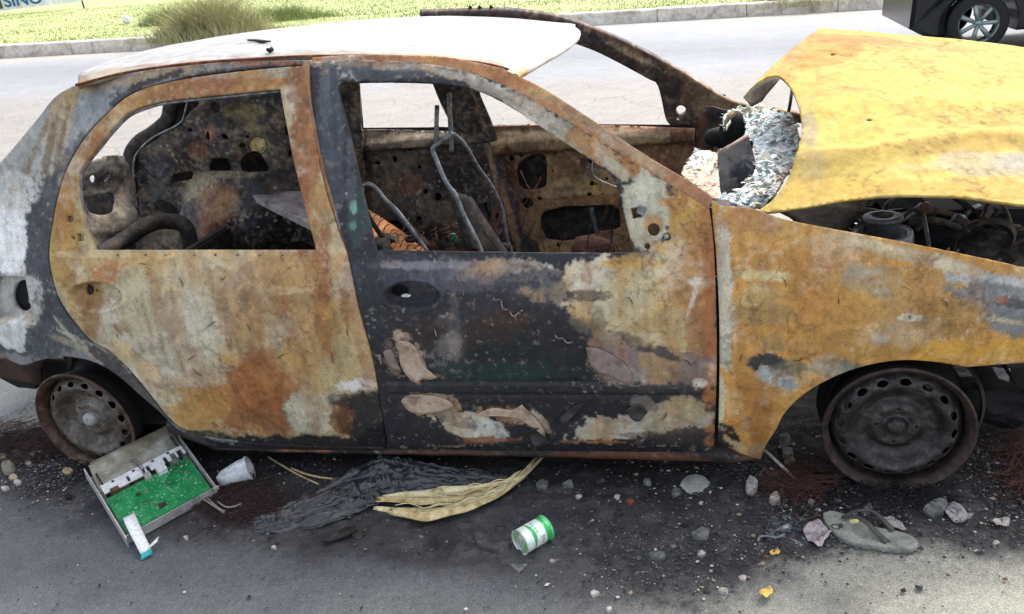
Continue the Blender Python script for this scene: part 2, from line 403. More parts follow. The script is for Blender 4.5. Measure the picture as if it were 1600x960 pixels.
n1 = noise(nt, 55, 8, .75, .4); n2 = noise(nt, 240, 4, .75); n3 = noise(nt, 3.2, 9, .65, .8)
c = mixc(nt, c, ramp(nt, n1.outputs[0], [(.3, (.6, .6, .62)), (.5, (1, 1, 1)), (.68, (1.35, 1.33, 1.3))]).outputs[0], .7, 'MULTIPLY')
c = mixc(nt, c, ramp(nt, n2.outputs[0], [(.3, (.45, .45, .45)), (.5, (1, 1, 1)), (.66, (1.7, 1.7, 1.7)), (.74, (3, 3, 3))]).outputs[0], .9, 'MULTIPLY')
c = mixc(nt, c, ramp(nt, n3.outputs[0], [(.3, (.85, .86, .88)), (.7, (1.1, 1.08, 1.05))]).outputs[0], .8, 'MULTIPLY')
# fine cracks in the old road
tc = N_(nt, 'ShaderNodeTexCoord'); vo = N_(nt, 'ShaderNodeTexVoronoi', feature='DISTANCE_TO_EDGE'); vo.inputs['Scale'].default_value = 2.6
mxv = N_(nt, 'ShaderNodeMix', data_type='RGBA'); mxv.inputs[0].default_value = .12
nt.links.new(tc.outputs['Object'], mxv.inputs[6]); nt.links.new(noise(nt, 6, 4, .6).outputs['Color'], mxv.inputs[7]); nt.links.new(mxv.outputs[2], vo.inputs['Vector'])
crk_ = ramp(nt, vo.outputs['Distance'], [(.0, (.62, .6, .58)), (.02, (1, 1, 1))])
sx = N_(nt, 'ShaderNodeSeparateXYZ'); nt.links.new(tc.outputs['Object'], sx.inputs[0])
mr = N_(nt, 'ShaderNodeMapRange'); mr.inputs[1].default_value = 2.4; mr.inputs[2].default_value = 3.2; nt.links.new(sx.outputs[1], mr.inputs[0])
mr2 = N_(nt, 'ShaderNodeMapRange'); mr2.inputs[1].default_value = 8.5; mr2.inputs[2].default_value = 7; nt.links.new(sx.outputs[1], mr2.inputs[0])
mu = N_(nt, 'ShaderNodeMath', operation='MULTIPLY'); nt.links.new(mr.outputs[0], mu.inputs[0]); nt.links.new(mr2.outputs[0], mu.inputs[1])
c = mixc(nt, c, mixc(nt, c, crk_.outputs[0], .8, 'MULTIPLY'), mu.outputs[0])
nt.links.new(c, b.inputs['Base Color']); b.inputs['Roughness'].default_value = .85; b.inputs['Specular IOR Level'].default_value = .3
p_ = bump(nt, b, n1.outputs[0], .004, .7); bump(nt, b, n2.outputs[0], .0015, .8, p_)
tag(mesh('ground', V, F, GM, None, True, np.clip(col, .003, .9)), 'soot blackened asphalt that runs into a pale dusty road', None, None, 'structure')
# ------------------------------------------------------------------ kerb and lawn
KP = [groundhit(*q) for q in ((0, 92), (130, 84), (265, 77), (960, 40), (1190, 24))]
kx = np.array([-60]+[p[0] for p in KP]+[60]); ky = np.array([KP[0][1]+.0]+[p[1] for p in KP]+[KP[-1][1]])
cf = np.polyfit([p[0] for p in KP], [p[1] for p in KP], 1)
def kerby(x): return cf[0]*np.asarray(x, float)+cf[1]
KM = mat('pale_kerb_concrete', (196, 190, 178), (140, 132, 120), 3, .85, 0, .003, c3=(214, 210, 200))
kerb = empty('kerb', (0, float(kerby(0)), 0)); tag(kerb, 'pale weathered concrete kerb between road and lawn', None, None, 'structure')
x = -26.
i = 0
while x < 16:
    L = 1.5; a = x+.006; e = x+L-.006; V = []; jz = random.uniform(-.008, .008); jy = random.uniform(-.012, .012)
    for xx in np.linspace(a, e, 5):
        y0 = float(kerby(xx))+jy; z0 = float(hgt(xx, y0))
        for (dy, dz) in ((0, -.1), (.010, .20), (.035, .222), (.17, .225), (.17, -.1)): V.append((xx, y0+dy, z0+dz+jz))
    F = [(q*5+k, q*5+k+1, (q+1)*5+k+1, (q+1)*5+k) for q in range(4) for k in range(4)]+[(4, 3, 2, 1, 0), (20, 21, 22, 23, 24)]
    mesh('kerb_stone', V, F, KM, kerb, False); x += L
# lawn sheet
lx = np.linspace(-70, 60, 200); ly = np.concatenate([np.linspace(0, 6, 30), np.linspace(6.5, 40, 40), np.linspace(45, 220, 20)])
X, Y = np.meshgrid(lx, ly); Yk = kerby(X)+.16+Y; Z = hgt(X, Yk)+.20+.03*fbm(np.column_stack([X.ravel(), Yk.ravel(), 0*X.ravel()]), .8, 3, 4).reshape(X.shape)
Z[0] = hgt(X[0], Yk[0])+.19
V = np.column_stack([X.ravel(), Yk.ravel(), Z.ravel()]); nx, ny = len(lx), len(ly)
idx = np.arange(nx*ny).reshape(ny, nx); F = np.stack([idx[:-1, :-1], idx[:-1, 1:], idx[1:, 1:], idx[1:, :-1]], -1).reshape(-1, 4)
LM = mat('lawn_soil_and_grass', (150, 160, 104), (126, 142, 84), 1.4, .9, 0, .004, c3=(166, 170, 122))  # veiling haze put into the colour: paler than the grass itself
tag(mesh('lawn', V, F, LM), 'sunlit yellow green lawn behind the kerb', None, None, 'structure')
def bladesobj(name, cx, cy, cz, hgtv, wd, matl, lean=.35, label=None, cat=None, kind=None, group=None):
    n = len(cx); a = rng.uniform(0, 2*math.pi, n); ln = rng.uniform(.2, 1, n)*lean*hgtv; la = rng.uniform(0, 2*math.pi, n)
    B = np.column_stack([cx, cy, cz]); D = np.column_stack([np.cos(a), np.sin(a), 0*a])*wd[:, None]/2
    T = B+np.column_stack([np.cos(la)*ln, np.sin(la)*ln, hgtv]); Mi = B+np.column_stack([np.cos(la)*ln*.3, np.sin(la)*ln*.3, hgtv*.55])
    V = np.stack([B-D, B+D, Mi+D*.7, Mi-D*.7, T], 1).reshape(-1, 3); k = np.arange(n)*5
    F = [(q, q+1, q+2, q+3) for q in k]+[(q+3, q+2, q+4) for q in k]
    o = mesh(name, V, F, matl, None, False); tag(o, label, cat, group, kind); return o
GR = [mat('grass_green', (156, 168, 108), (130, 148, 86), 2, .7, 0, 0), mat('grass_straw', (176, 168, 110), (120, 116, 70), 3, .8, 0, 0)]  # blades paler too, haze mixed into their green
for m_ in GR:
    b = m_.node_tree.nodes['Principled BSDF']; b.inputs['Subsurface Weight'].default_value = 0; b.inputs['Transmission Weight'].default_value = 0
n = 52000; u = rng.uniform(0, 1, n); bx = rng.uniform(-22, 9, n); by = kerby(bx)+.17+(u**1.5)*14
bladesobj('lawn_grass', bx, by, hgt(bx, by)+.19, rng.uniform(.02, .06, n), rng.uniform(.006, .016, n)*1.6, GR[0], .5, 'short green grass covering the lawn beyond the kerb', None, 'stuff')
def bush(name, cx, cy, r, h, n, matl, label, cat='bush'):
    """a shaggy clump: many arching stalks from a patch of ground"""
    q = rng.normal(0, .5, (n, 2))*r*np.array([1.15, .8]); x = cx+q[:, 0]; y = cy+q[:, 1]*.8
    hh = h*rng.uniform(.15, 1, n)*rng.uniform(.5, 1, n)*np.clip(1.15-np.hypot(q[:, 0], q[:, 1])/r*.7, .25, 1.2)
    return bladesobj(name, x, y, hgt(x, y)+.12, hh, rng.uniform(.006, .014, n), matl, 1.3, label, cat)
STRAWB = mat('dry_bush_stalks', (160, 158, 112), (120, 122, 80), 4, .9, 0, 0, c3=(190, 184, 142))  # bush colours lightened for haze as well
GREENB = mat('bush_leaves', (124, 138, 80), (84, 100, 54), 4, .9, 0, 0, c3=(150, 158, 98))
pb = groundhit(335, 72); bush('dry_bush', pb[0], pb[1]+.1, 1.0, 1.15, 11000, STRAWB, 'shaggy straw coloured bush growing over the kerb above the rear of the roof')
pb2 = groundhit(262, 56); bush('green_clump', pb2[0]-.2, pb2[1]+.5, .7, .7, 4600, GREENB, 'dark green clump added as the straw coloured bush shadow on its left side')  # blades added in place of the shadow cast by the dry bush
pb3 = groundhit(430, 50); bush('green_clump', pb3[0], pb3[1]+.5, 1.3, .6, 5200, GREENB, 'pale green weeds at the right side of the straw coloured bush')
pb4 = groundhit(1240, 20); bush('weed_clump', pb4[0], pb4[1]+.1, .75, .5, 3500, STRAWB, 'dry weeds growing on the kerb beyond the yellow bonnet', 'weeds')
pb5 = groundhit(640, 12); bush('green_clump', pb5[0], pb5[1]+.8, 1.2, .22, 1800, GREENB, 'faint low tuft of green weeds on the lawn above the roof')
# ------------------------------------------------------------------ banner far left
BW = mat('banner_white_cloth', (226, 230, 232), (196, 204, 210), 1, .7, 0, 0); BBL = mat('banner_blue_print', (46, 98, 150), (36, 84, 132), 3, .7, 0, 0); BDK = mat('banner_grey_print', (80, 84, 84), (58, 60, 62), 3, .7, 0, 0)
def text(name, body, size, matl, M_, parent, ext=.002, sx=1.0):
    cu = bpy.data.curves.new(name, 'FONT'); cu.body = body; cu.size = size; cu.extrude = ext; cu.align_x = 'LEFT'; cu.offset = size*.018
    o = bpy.data.objects.new(name, cu); C.objects.link(o); bpy.context.view_layer.update()
    me = bpy.data.meshes.new_from_object(o); bpy.data.objects.remove(o); me.materials.clear()
    me.transform(M_ @ Matrix.Diagonal((sx, 1, 1, 1)))
    return link(name, me, matl, parent, False)
p0 = groundhit(0, 14); p1 = groundhit(100, 2)
# billboard stands at right angles to the line of sight
fd = np.array([p0[0]-CAM[0], p0[1]-CAM[1], 0]); dist = np.linalg.norm(fd); fd /= dist; rx = np.array([fd[1], -fd[0], 0])
bd_ = 34.; pc = CAM+ray(20, 9)*(bd_/np.dot(ray(20, 9), fd)); kpx = bd_/FOC
ban = empty('banner', (pc[0], pc[1], pc[2])); tag(ban, 'white roadside banner with blue letters at the far edge of the lawn', 'banner')
E1 = Vector(rx); E2 = Vector((0, 0, 1))
Mb = Matrix(((E1.x, E2.x, -fd[0], pc[0]), (E1.y, E2.y, -fd[1], pc[1]), (0, 1, 0, pc[2]), (0, 0, 0, 1)))
V = [Mb @ Vector(v) for v in ((-1.6, -.12, 0), (2.1, -.12, 0), (2.1, 1.4, 0), (-1.6, 1.4, 0), (-1.6, -.12, -.03), (2.1, -.12, -.03), (2.1, 1.4, -.03), (-1.6, 1.4, -.03))]
mesh('banner_cloth', V, [(0, 1, 2, 3), (7, 6, 5, 4), (0, 4, 5, 1), (1, 5, 6, 2), (2, 6, 7, 3), (3, 7, 4, 0)], BW, ban, False)
text('lettering', 'SINO', .5, BBL, Mb @ Matrix.Translation((-.24, -.02, .02)), ban)
text('lettering', 'OU', .45, BDK, Mb @ Matrix.Translation((1.62, .0, .02)), ban)
box('banner_panel', Mb @ Vector((-.75, .35, .05)), (.9, .03, .8), BDK, ban, (0, 0, math.atan2(rx[1], rx[0])))
for xx in (-1.6, 2.1): tube('post', [Mb @ Vector((xx, -.9, -.06)), Mb @ Vector((xx, 1.4, -.06))], .03, BDK, ban)
# ------------------------------------------------------------------ burnt car : surfaces
CAR = empty('burnt_car', (1.2, .8, 0))
tag(CAR, 'burnt out rusty four door hatchback standing on bare steel rims with a yellow bonnet', 'car')
side_prof = spl([-.2, .05, .1, .2, .35, .5, .62, .70, .76, .95, 1.1, 1.18, 1.24, 1.4], [.07, .055, .035, .012, .002, .0, .012, .03, .052, .105, .155, .185, .215, .30])
def side_y(x, z):
    x = np.asarray(x, float)
    return side_prof(z)+.16*np.clip((.15-x)/.8, 0, 2)**2+.14*np.clip((x-2.25)/.8, 0, 2)**2
SIDE = Surf(1, side_y, -.3, .9)
def sub(off): return Surf(1, lambda x, z: side_y(x, z)+off, -.3, .9)
roof_x = spl([-.6, -.3, -.05, .25, .6, .92, 1.2, 1.47, 1.6], [1.16, 1.22, 1.243, 1.258, 1.262, 1.248, 1.216, 1.165, 1.14])
def roof_z(x, y):
    t = np.clip((np.asarray(y, float)-.8)/.6, -1.3, 1.3)
    return roof_x(x)+.030*(1-t*t)-.022*sstep(.85, 1.15, abs(t))*(t < 0)
ROOF = Surf(2, roof_z, 1.0, 1.4)
def far_y(x, z): return 1.6-side_prof(z)
FARS = Surf(1, lambda x, z: far_y(x, z)-.07, 1.1, 1.8)
FARO = Surf(1, lambda x, z: far_y(x, z), 1.1, 1.9)
def bon_z(x, y):
    x = np.asarray(x, float); t = (np.asarray(y, float)-.2)/1.2
    zn = .775-.10*np.clip(x-2.45, 0, 2)-.25*np.clip(x-2.8, 0, 2)**2-.12*np.clip(2.4-x, 0, 1)
    zf = 1.055-.19*(x-2.37)
    zn = zn + 0*x
    return zn*(1-t)+zf*t+.035*np.sin(np.clip(t, 0, 1)*math.pi)+.02*np.exp(-((t-.42-.1*(x-2.6))/.05)**2)*.35
BON = Surf(2, bon_z, .5, 1.3)
def px_of(P):
    d = P-CAM; z = d @ FW; return np.column_stack([800+FOC*(d @ RT)/z, 480-FOC*(d @ UP)/z])
def recess(surf, cx, cy, rx, ry, depth):
    c0 = surf.hit(cx, cy); a = np.linalg.norm(surf.hit(cx+rx, cy)-c0); b = np.linalg.norm(surf.hit(cx, cy+ry)-c0)
    def f(P):
        d = ((P[:, 0]-c0[0])/a)**2+((P[:, 2]-c0[2])/b)**2
        return depth*sstep(1.0, .62, d)-.003*np.exp(-((np.sqrt(d)-1.05)/.07)**2)
    return f
def dents(P, amp, s): return amp*fbm(P, 5, 3, s)+amp*.35*fbm(P, 22, 3, s+3)
def ydisp(*fs):
    def f(P):
        D = np.zeros_like(P); D[:, 1] = sum(g(P) for g in fs); return D
    return f
# ---- rear door
RDO = [(473, 103, 1), (489, 200), (506, 290), (528, 360), (543, 402), (559, 478), (580, 555), (592, 622), (603, 697, 1),
       (540, 697), (460, 694), (380, 689), (320, 680), (285, 669), (262, 650), (236, 617), (205, 580), (172, 549), (144, 533), (116, 502), (93, 468), (81, 430), (77, 394), (83, 348), (91, 306), (106, 262), (131, 219), (162, 184), (197, 153), (236, 136), (306, 121), (394, 110)]
RDH = [(147, 391, 1), (127, 332), (122, 280), (131, 258), (153, 230), (175, 201), (197, 179), (227, 165), (262, 157), (350, 148), (437, 139, 1), (462, 265), (494, 391, 1)]
rear_items = [
 (215, 400, 9, 60, (160, 108, 60), .7, .5), (262, 440, 6, 50, (168, 120, 72), .6, .5), (310, 430, 7, 60, (162, 112, 64), .6, .5), (355, 470, 8, 90, (150, 98, 56), .7, .5), (400, 440, 6, 70, (158, 104, 60), .6, .5), (450, 470, 8, 80, (156, 100, 56), .7, .5),
 (300, 420, 260, 26, (186, 148, 88), .75), (250, 500, 110, 70, (196, 190, 170), .85, .5), (330, 440, 90, 50, (190, 178, 146), .7), (280, 585, 90, 55, (192, 186, 160), .8),
 (440, 480, 100, 80, (172, 134, 82), .85, .5), (350, 440, 30, 22, (150, 125, 110), .5), (170, 430, 34, 20, (168, 116, 62), .9), (120, 440, 20, 60, (178, 152, 96), .8), (140, 500, 14, 45, (150, 108, 52), .8, .5), (190, 514, 16, 14, (134, 84, 38), .95, .5),
 (215, 470, 40, 60, (182, 172, 132), .7), (100, 380, 30, 70, (172, 138, 66), .9), (105, 300, 18, 70, (168, 118, 52), .9), (140, 225, 26, 50, (150, 98, 50), .9, .3, 25), (200, 165, 60, 16, (156, 104, 56), .9, .4, -30),
 (300, 138, 110, 18, (150, 96, 52), .95), (400, 125, 70, 14, (146, 82, 46), .9), (445, 112, 36, 10, (150, 148, 144), .9), (330, 118, 90, 6, (158, 148, 132), .6), (465, 130, 20, 40, (134, 84, 52), .9), (478, 230, 22, 120, (146, 90, 50), .95), (488, 200, 8, 90, (160, 112, 66), .7), (470, 330, 18, 70, (140, 82, 44), .8), (500, 340, 20, 60, (164, 124, 66), .8),
 (230, 398, 190, 5, (208, 184, 136), .6), (500, 420, 16, 40, (140, 82, 62), .85), (505, 500, 11, 110, (160, 92, 44), .85, .4, -4), (545, 450, 12, 60, (148, 96, 54), .8), (560, 540, 18, 80, (186, 164, 112), .7), (470, 430, 40, 20, (178, 142, 84), .8),
 (395, 622, 84, 60, (172, 106, 50), .95, .6), (400, 606, 44, 56, (166, 86, 36), .8, .9), (432, 650, 30, 30, (150, 80, 36), .8, .8), (370, 650, 12, 30, (158, 84, 38), .7, .6), (310, 630, 48, 50, (184, 138, 66), .92, .4), (240, 590, 16, 50, (188, 142, 74), .8, .4, -40), (262, 620, 24, 14, (206, 196, 160), .8), (200, 550, 40, 12, (196, 172, 112), .7, .3, 40),
 (356, 560, 22, 10, (196, 150, 80), .8), (490, 640, 46, 42, (192, 186, 158), .95, .3), (520, 590, 50, 26, (190, 168, 112), .8), (470, 560, 40, 24, (186, 150, 88), .7), (505, 620, 20, 20, (186, 140, 70), .5), (560, 603, 34, 9, (226, 224, 214), .9, .3), (575, 655, 50, 46, (34, 32, 37), .97, .3), (532, 652, 18, 26, (110, 60, 30), .9, .5), (530, 624, 20, 10, (60, 45, 40), .7),
 (440, 700, 200, 18, (30, 29, 32), .98, .5), (300, 684, 50, 12, (46, 44, 46), .9), (590, 690, 30, 20, (24, 24, 28), .95), (112, 520, 14, 30, (180, 166, 120), .8, .3, -30),
 (380, 470, 10, 30, (120, 96, 72), .6), (310, 545, 26, 5, (140, 128, 112), .5, .3, -10), (355, 500, 6, 34, (140, 120, 96), .5), (440, 455, 40, 8, (200, 184, 140), .5), (270, 460, 14, 8, (130, 120, 108), .5)]
rd_rec = recess(SIDE, 148, 464, 43, 22, .036)
P5 = lambda P: dents(P, .0035, 11)
rear_door = panel('rear_door', SIDE, RDO, [RDH, circ(109, 343, 6), circ(114, 372, 3, n=8), [(120, 365, 1), (131, 366, 1), (132, 378, 1), (121, 377, 1)], circ(127, 460, 8, 9), circ(139, 461, 2.6, n=8), circ(176, 462, 3, n=8)],
                  RUST, CAR, .0052, .018, (178, 160, 118), rear_items, ydisp(rd_rec, P5), CHAR, 1)
# ---- front door
FDO = [(486, 97, 1), (560, 94), (640, 97), (700, 105), (745, 117), (800, 139), (850, 167), (930, 216), (1000, 260), (1060, 297), (1108, 328, 1), (1112, 352), (1116, 400), (1119, 480), (1120, 560), (1118, 640), (1115, 706, 1),
       (1000, 706), (850, 705), (700, 703), (607, 700, 1), (595, 628), (584, 557), (562, 479), (548, 410), (533, 356), (508, 268), (492, 180)]
FDH = [(527, 140), (536, 129, 1), (605, 127), (667, 129), (713, 134), (751, 144), (797, 167), (855, 205), (917, 246), (954, 273), (966, 300), (990, 396, 1), (800, 395), (586, 391, 1), (563, 293), (543, 205)]
front_items = [
 (640, 103, 170, 9, (196, 193, 184), .95, .3, 2, .06), (760, 132, 70, 7, (200, 196, 184), .95, .3, 24, .03), (850, 180, 60, 6, (204, 200, 186), .95, .3, 34, .02), (540, 115, 30, 10, (150, 148, 146), .8, .3, 0, .08), (520, 200, 14, 80, (120, 124, 128), .7, .3, 0, .12), (760, 425, 100, 16, (186, 184, 180), .9, .3, 0, .14), (900, 455, 90, 22, (226, 224, 214), .9, .3, 0, .2), (700, 540, 40, 50, (130, 128, 126), .8, .3, 0, .1),
 (620, 108, 140, 16, (74, 76, 82), .9), (515, 220, 24, 130, (62, 68, 78), .95), (508, 150, 8, 60, (92, 98, 104), .7), (560, 340, 16, 50, (56, 78, 78), .6), (548, 270, 8, 60, (86, 90, 98), .6), (640, 104, 60, 5, (168, 166, 160), .8, .6), (700, 116, 40, 5, (170, 168, 158), .7, .5, 15), (580, 99, 60, 5, (150, 120, 90), .7),
 (553, 325, 5, 12, (104, 168, 152), .95, .2), (552, 352, 5, 7, (96, 150, 140), .6), (820, 168, 50, 18, (168, 160, 140), .9, .4, 32), (880, 205, 40, 16, (156, 152, 134), .8, .4, 34), (760, 138, 40, 10, (150, 140, 126), .8, .4, 25), (930, 236, 50, 14, (170, 130, 78), .85, .4, 36), (1010, 283, 60, 20, (168, 120, 66), .9, .4, 36), (960, 262, 30, 9, (176, 172, 148), .8, .3, 40), (870, 215, 60, 4, (196, 192, 176), .7, .6, 36),
 (1010, 330, 38, 60, (176, 176, 152), .95, .3), (1000, 300, 20, 20, (188, 188, 170), .8), (1080, 345, 34, 55, (182, 140, 64), .95, .4), (1062, 318, 30, 14, (186, 132, 60), .8), (1040, 390, 26, 14, (190, 142, 54), .9), (1020, 350, 14, 12, (196, 140, 60), .7), (1090, 410, 24, 60, (184, 132, 60), .9), (1100, 340, 10, 30, (172, 108, 50), .8),
 (620, 425, 80, 26, (58, 58, 70), .9), (720, 430, 90, 26, (84, 84, 96), .85), (700, 415, 100, 7, (142, 140, 146), .6, .7), (800, 420, 60, 14, (122, 120, 128), .85, .4), (840, 450, 60, 28, (62, 62, 72), .85, .5), (790, 480, 60, 24, (46, 44, 52), .8),
 (960, 430, 84, 24, (192, 186, 164), .95, .3), (1020, 450, 64, 50, (196, 178, 128), .9, .4), (1000, 412, 50, 9, (196, 156, 66), .8), (1070, 470, 42, 70, (186, 138, 72), .9, .4), (960, 490, 70, 44, (196, 188, 158), .9, .35), (905, 450, 16, 8, (226, 226, 216), .8, .5), (915, 462, 40, 9, (40, 38, 42), .8, .5), (1040, 530, 60, 40, (178, 160, 116), .9, .35), (1000, 540, 40, 18, (200, 194, 170), .8), (1060, 555, 44, 9, (150, 148, 128), .8),
 (1086, 520, 18, 80, (160, 112, 66), .85), (1108, 560, 12, 160, (158, 92, 46), .95, .4), (1112, 430, 8, 90, (160, 88, 44), .8), (1087, 440, 10, 6, (226, 220, 205), .8, .4), (1082, 470, 5, 26, (214, 206, 188), .7, .5, 20),
 (770, 560, 190, 56, (26, 32, 34), .95), (700, 520, 100, 26, (50, 38, 34), .8), (800, 500, 40, 14, (62, 42, 32), .7), (770, 580, 100, 16, (24, 54, 48), .7, .9), (880, 520, 60, 30, (36, 34, 40), .8), (710, 510, 12, 60, (92, 90, 92), .55, .7), (705, 540, 20, 20, (110, 108, 106), .5, .7),
 (1010, 575, 95, 34, (126, 110, 106), .95, .3), (950, 545, 30, 26, (136, 120, 112), .8, .3, 40), (1080, 590, 30, 20, (116, 96, 84), .8), (1020, 545, 60, 7, (52, 46, 46), .7, .4, 20), (1092, 600, 12, 10, (220, 210, 190), .7, .4),
 (645, 565, 15, 44, (172, 150, 130), .95, .2, -28), (612, 560, 10, 30, (110, 98, 90), .8, .3, -20), (655, 590, 34, 8, (30, 30, 34), .6),
 (860, 606, 270, 8, (36, 36, 40), .9), (850, 640, 260, 20, (32, 33, 37), .9), (672, 632, 46, 17, (164, 144, 128), .95, .2, 6), (735, 668, 56, 20, (196, 196, 184), .97, .2, 16), (765, 688, 36, 6, (136, 80, 54), .9, .3), (700, 650, 40, 10, (90, 80, 84), .7, .3, 25), (795, 650, 50, 11, (150, 116, 88), .9, .25, 10), (840, 660, 26, 10, (150, 124, 104), .9, .25, 35),
 (950, 672, 60, 18, (190, 186, 168), .97, .22, -6), (1050, 655, 54, 26, (166, 160, 136), .95, .3), (1075, 640, 30, 20, (170, 150, 112), .8), (940, 692, 50, 4, (140, 84, 54), .9), (1010, 634, 22, 12, (98, 88, 84), .9, .2, 20), (1025, 680, 60, 5, (90, 60, 44), .6), (1070, 680, 40, 12, (60, 54, 52), .9),
 (860, 704, 300, 10, (26, 26, 30), .98), (620, 660, 24, 50, (38, 38, 46), .9), (575, 470, 20, 60, (44, 46, 54), .8)]
fd_rec = recess(SIDE, 643, 463, 45, 22, .03)
def belt_crease(z0, a, w_): return lambda P: a*np.exp(-((P[:, 2]-z0)/w_)**2)
zc1 = SIDE.hit(850, 600)[2]; zc2 = SIDE.hit(850, 614)[2]
def groove(P):
    x1 = SIDE.hit(600, 600)[0]; m = sstep(x1-.0, x1+.03, P[:, 0])*sstep(SIDE.hit(1108, 600)[0], SIDE.hit(1098, 600)[0], P[:, 0])
    return m*(-.007*sstep(zc2-.004, zc2+.003, P[:, 2])*sstep(zc1+.006, zc1+.0, P[:, 2])+.006*np.exp(-((P[:, 2]-zc2+.008)/.005)**2)+.004*np.exp(-((P[:, 2]-zc1-.006)/.004)**2))
def tri(P): # pressed mirror plate
    c = SIDE.hit(1010, 372); return .004*sstep(.11, .1, np.hypot(P[:, 0]-c[0]+.01, (P[:, 2]-c[2])))
front_door = panel('front_door', SIDE, FDO, [FDH, circ(1021, 360, 10), circ(1042, 372, 6), circ(1011, 386, 5), [(985, 327, 1), (1000, 324, 1), (1003, 340, 1), (988, 343, 1)], circ(620, 461, 13, 9)],
                   RUST, CAR, .0052, .018, (42, 42, 48), front_items, ydisp(fd_rec, lambda P: dents(P, .0035, 31), groove, tri), CHAR, 2)
# ---- fender
FEO = [(1111, 312, 1), (1131, 322), (1175, 326), (1219, 341), (1306, 359), (1394, 375), (1459, 388), (1525, 402), (1600, 419), (1700, 445), (1790, 475, 1), (1790, 560, 1), (1700, 562), (1600, 567), (1513, 574, 1), (1455, 565), (1405, 563), (1347, 573), (1297, 592), (1255, 617), (1226, 646), (1213, 671), (1198, 694), (1188, 719, 1), (1155, 708), (1122, 690, 1), (1124, 600), (1124, 500), (1119, 400), (1114, 350)]
fend_items = [
 (1300, 470, 200, 90, (184, 134, 56), .9), (1131, 450, 14, 120, (186, 184, 166), .95, .4), (1170, 345, 50, 18, (172, 120, 66), .8), (1200, 430, 50, 9, (206, 190, 136), .9, .4), (1185, 465, 36, 22, (196, 172, 112), .8), (1205, 492, 46, 18, (140, 122, 82), .85, .4), (1270, 440, 34, 70, (174, 116, 46), .85, .5), (1265, 400, 6, 60, (150, 90, 40), .6),
 (1340, 400, 60, 20, (172, 126, 68), .7), (1420, 398, 110, 10, (168, 158, 126), .9, .5, 13), (1385, 388, 40, 8, (200, 190, 160), .7, .6, 12), (1375, 445, 52, 22, (150, 144, 128), .85, .5, 15), (1440, 440, 70, 24, (156, 122, 68), .8), (1545, 440, 60, 14, (172, 178, 180), .95, .4, 8), (1560, 470, 70, 26, (120, 124, 128), .95, .3, 8), (1580, 500, 60, 26, (112, 116, 120), .95, .35, 10), (1590, 475, 30, 8, (60, 62, 70), .8, .3, 10), (1500, 420, 40, 10, (186, 176, 150), .8, .4, 12), (1560, 500, 50, 4, (196, 186, 150), .6, .5, 10), (1565, 470, 12, 6, (156, 90, 40), .8),
 (1450, 500, 90, 36, (152, 116, 58), .85), (1500, 552, 130, 20, (190, 142, 38), .95, .4), (1350, 540, 80, 26, (168, 128, 50), .85), (1300, 575, 40, 14, (120, 118, 92), .8), (1375, 530, 14, 9, (140, 150, 148), .8), (1320, 575, 20, 10, (104, 114, 112), .7), (1198, 568, 32, 14, (46, 50, 56), .97, .22, 8), (1212, 590, 34, 13, (172, 178, 170), .95, .25, 20), (1232, 602, 16, 10, (120, 126, 130), .9), (1235, 575, 30, 12, (96, 100, 84), .7, .4), (1210, 535, 16, 10, (120, 116, 90), .7),
 (1166, 664, 13, 14, (122, 126, 114), .97, .2), (1145, 620, 16, 22, (212, 196, 140), .9), (1165, 640, 36, 40, (194, 128, 44), .6, .5), (1190, 660, 14, 50, (160, 92, 34), .7, .5, 10), (1126, 640, 8, 60, (190, 186, 160), .8), (1132, 684, 20, 16, (30, 28, 30), .98, .15, 32), (1150, 695, 28, 7, (182, 160, 120), .9, .3, 36), (1180, 706, 14, 10, (150, 122, 84), .9), (1255, 640, 30, 8, (150, 140, 96), .7, .4, -50), (1420, 497, 16, 5, (200, 200, 180), .9, .3), (1280, 500, 120, 60, (188, 138, 60), .4)]
fender = panel('front_fender', SIDE, FEO, [circ(1421, 497, 3, n=8)], RUST, CAR, .0052, .014, (184, 136, 58), fend_items, ydisp(lambda P: dents(P, .004, 51)), CHAR, 3)
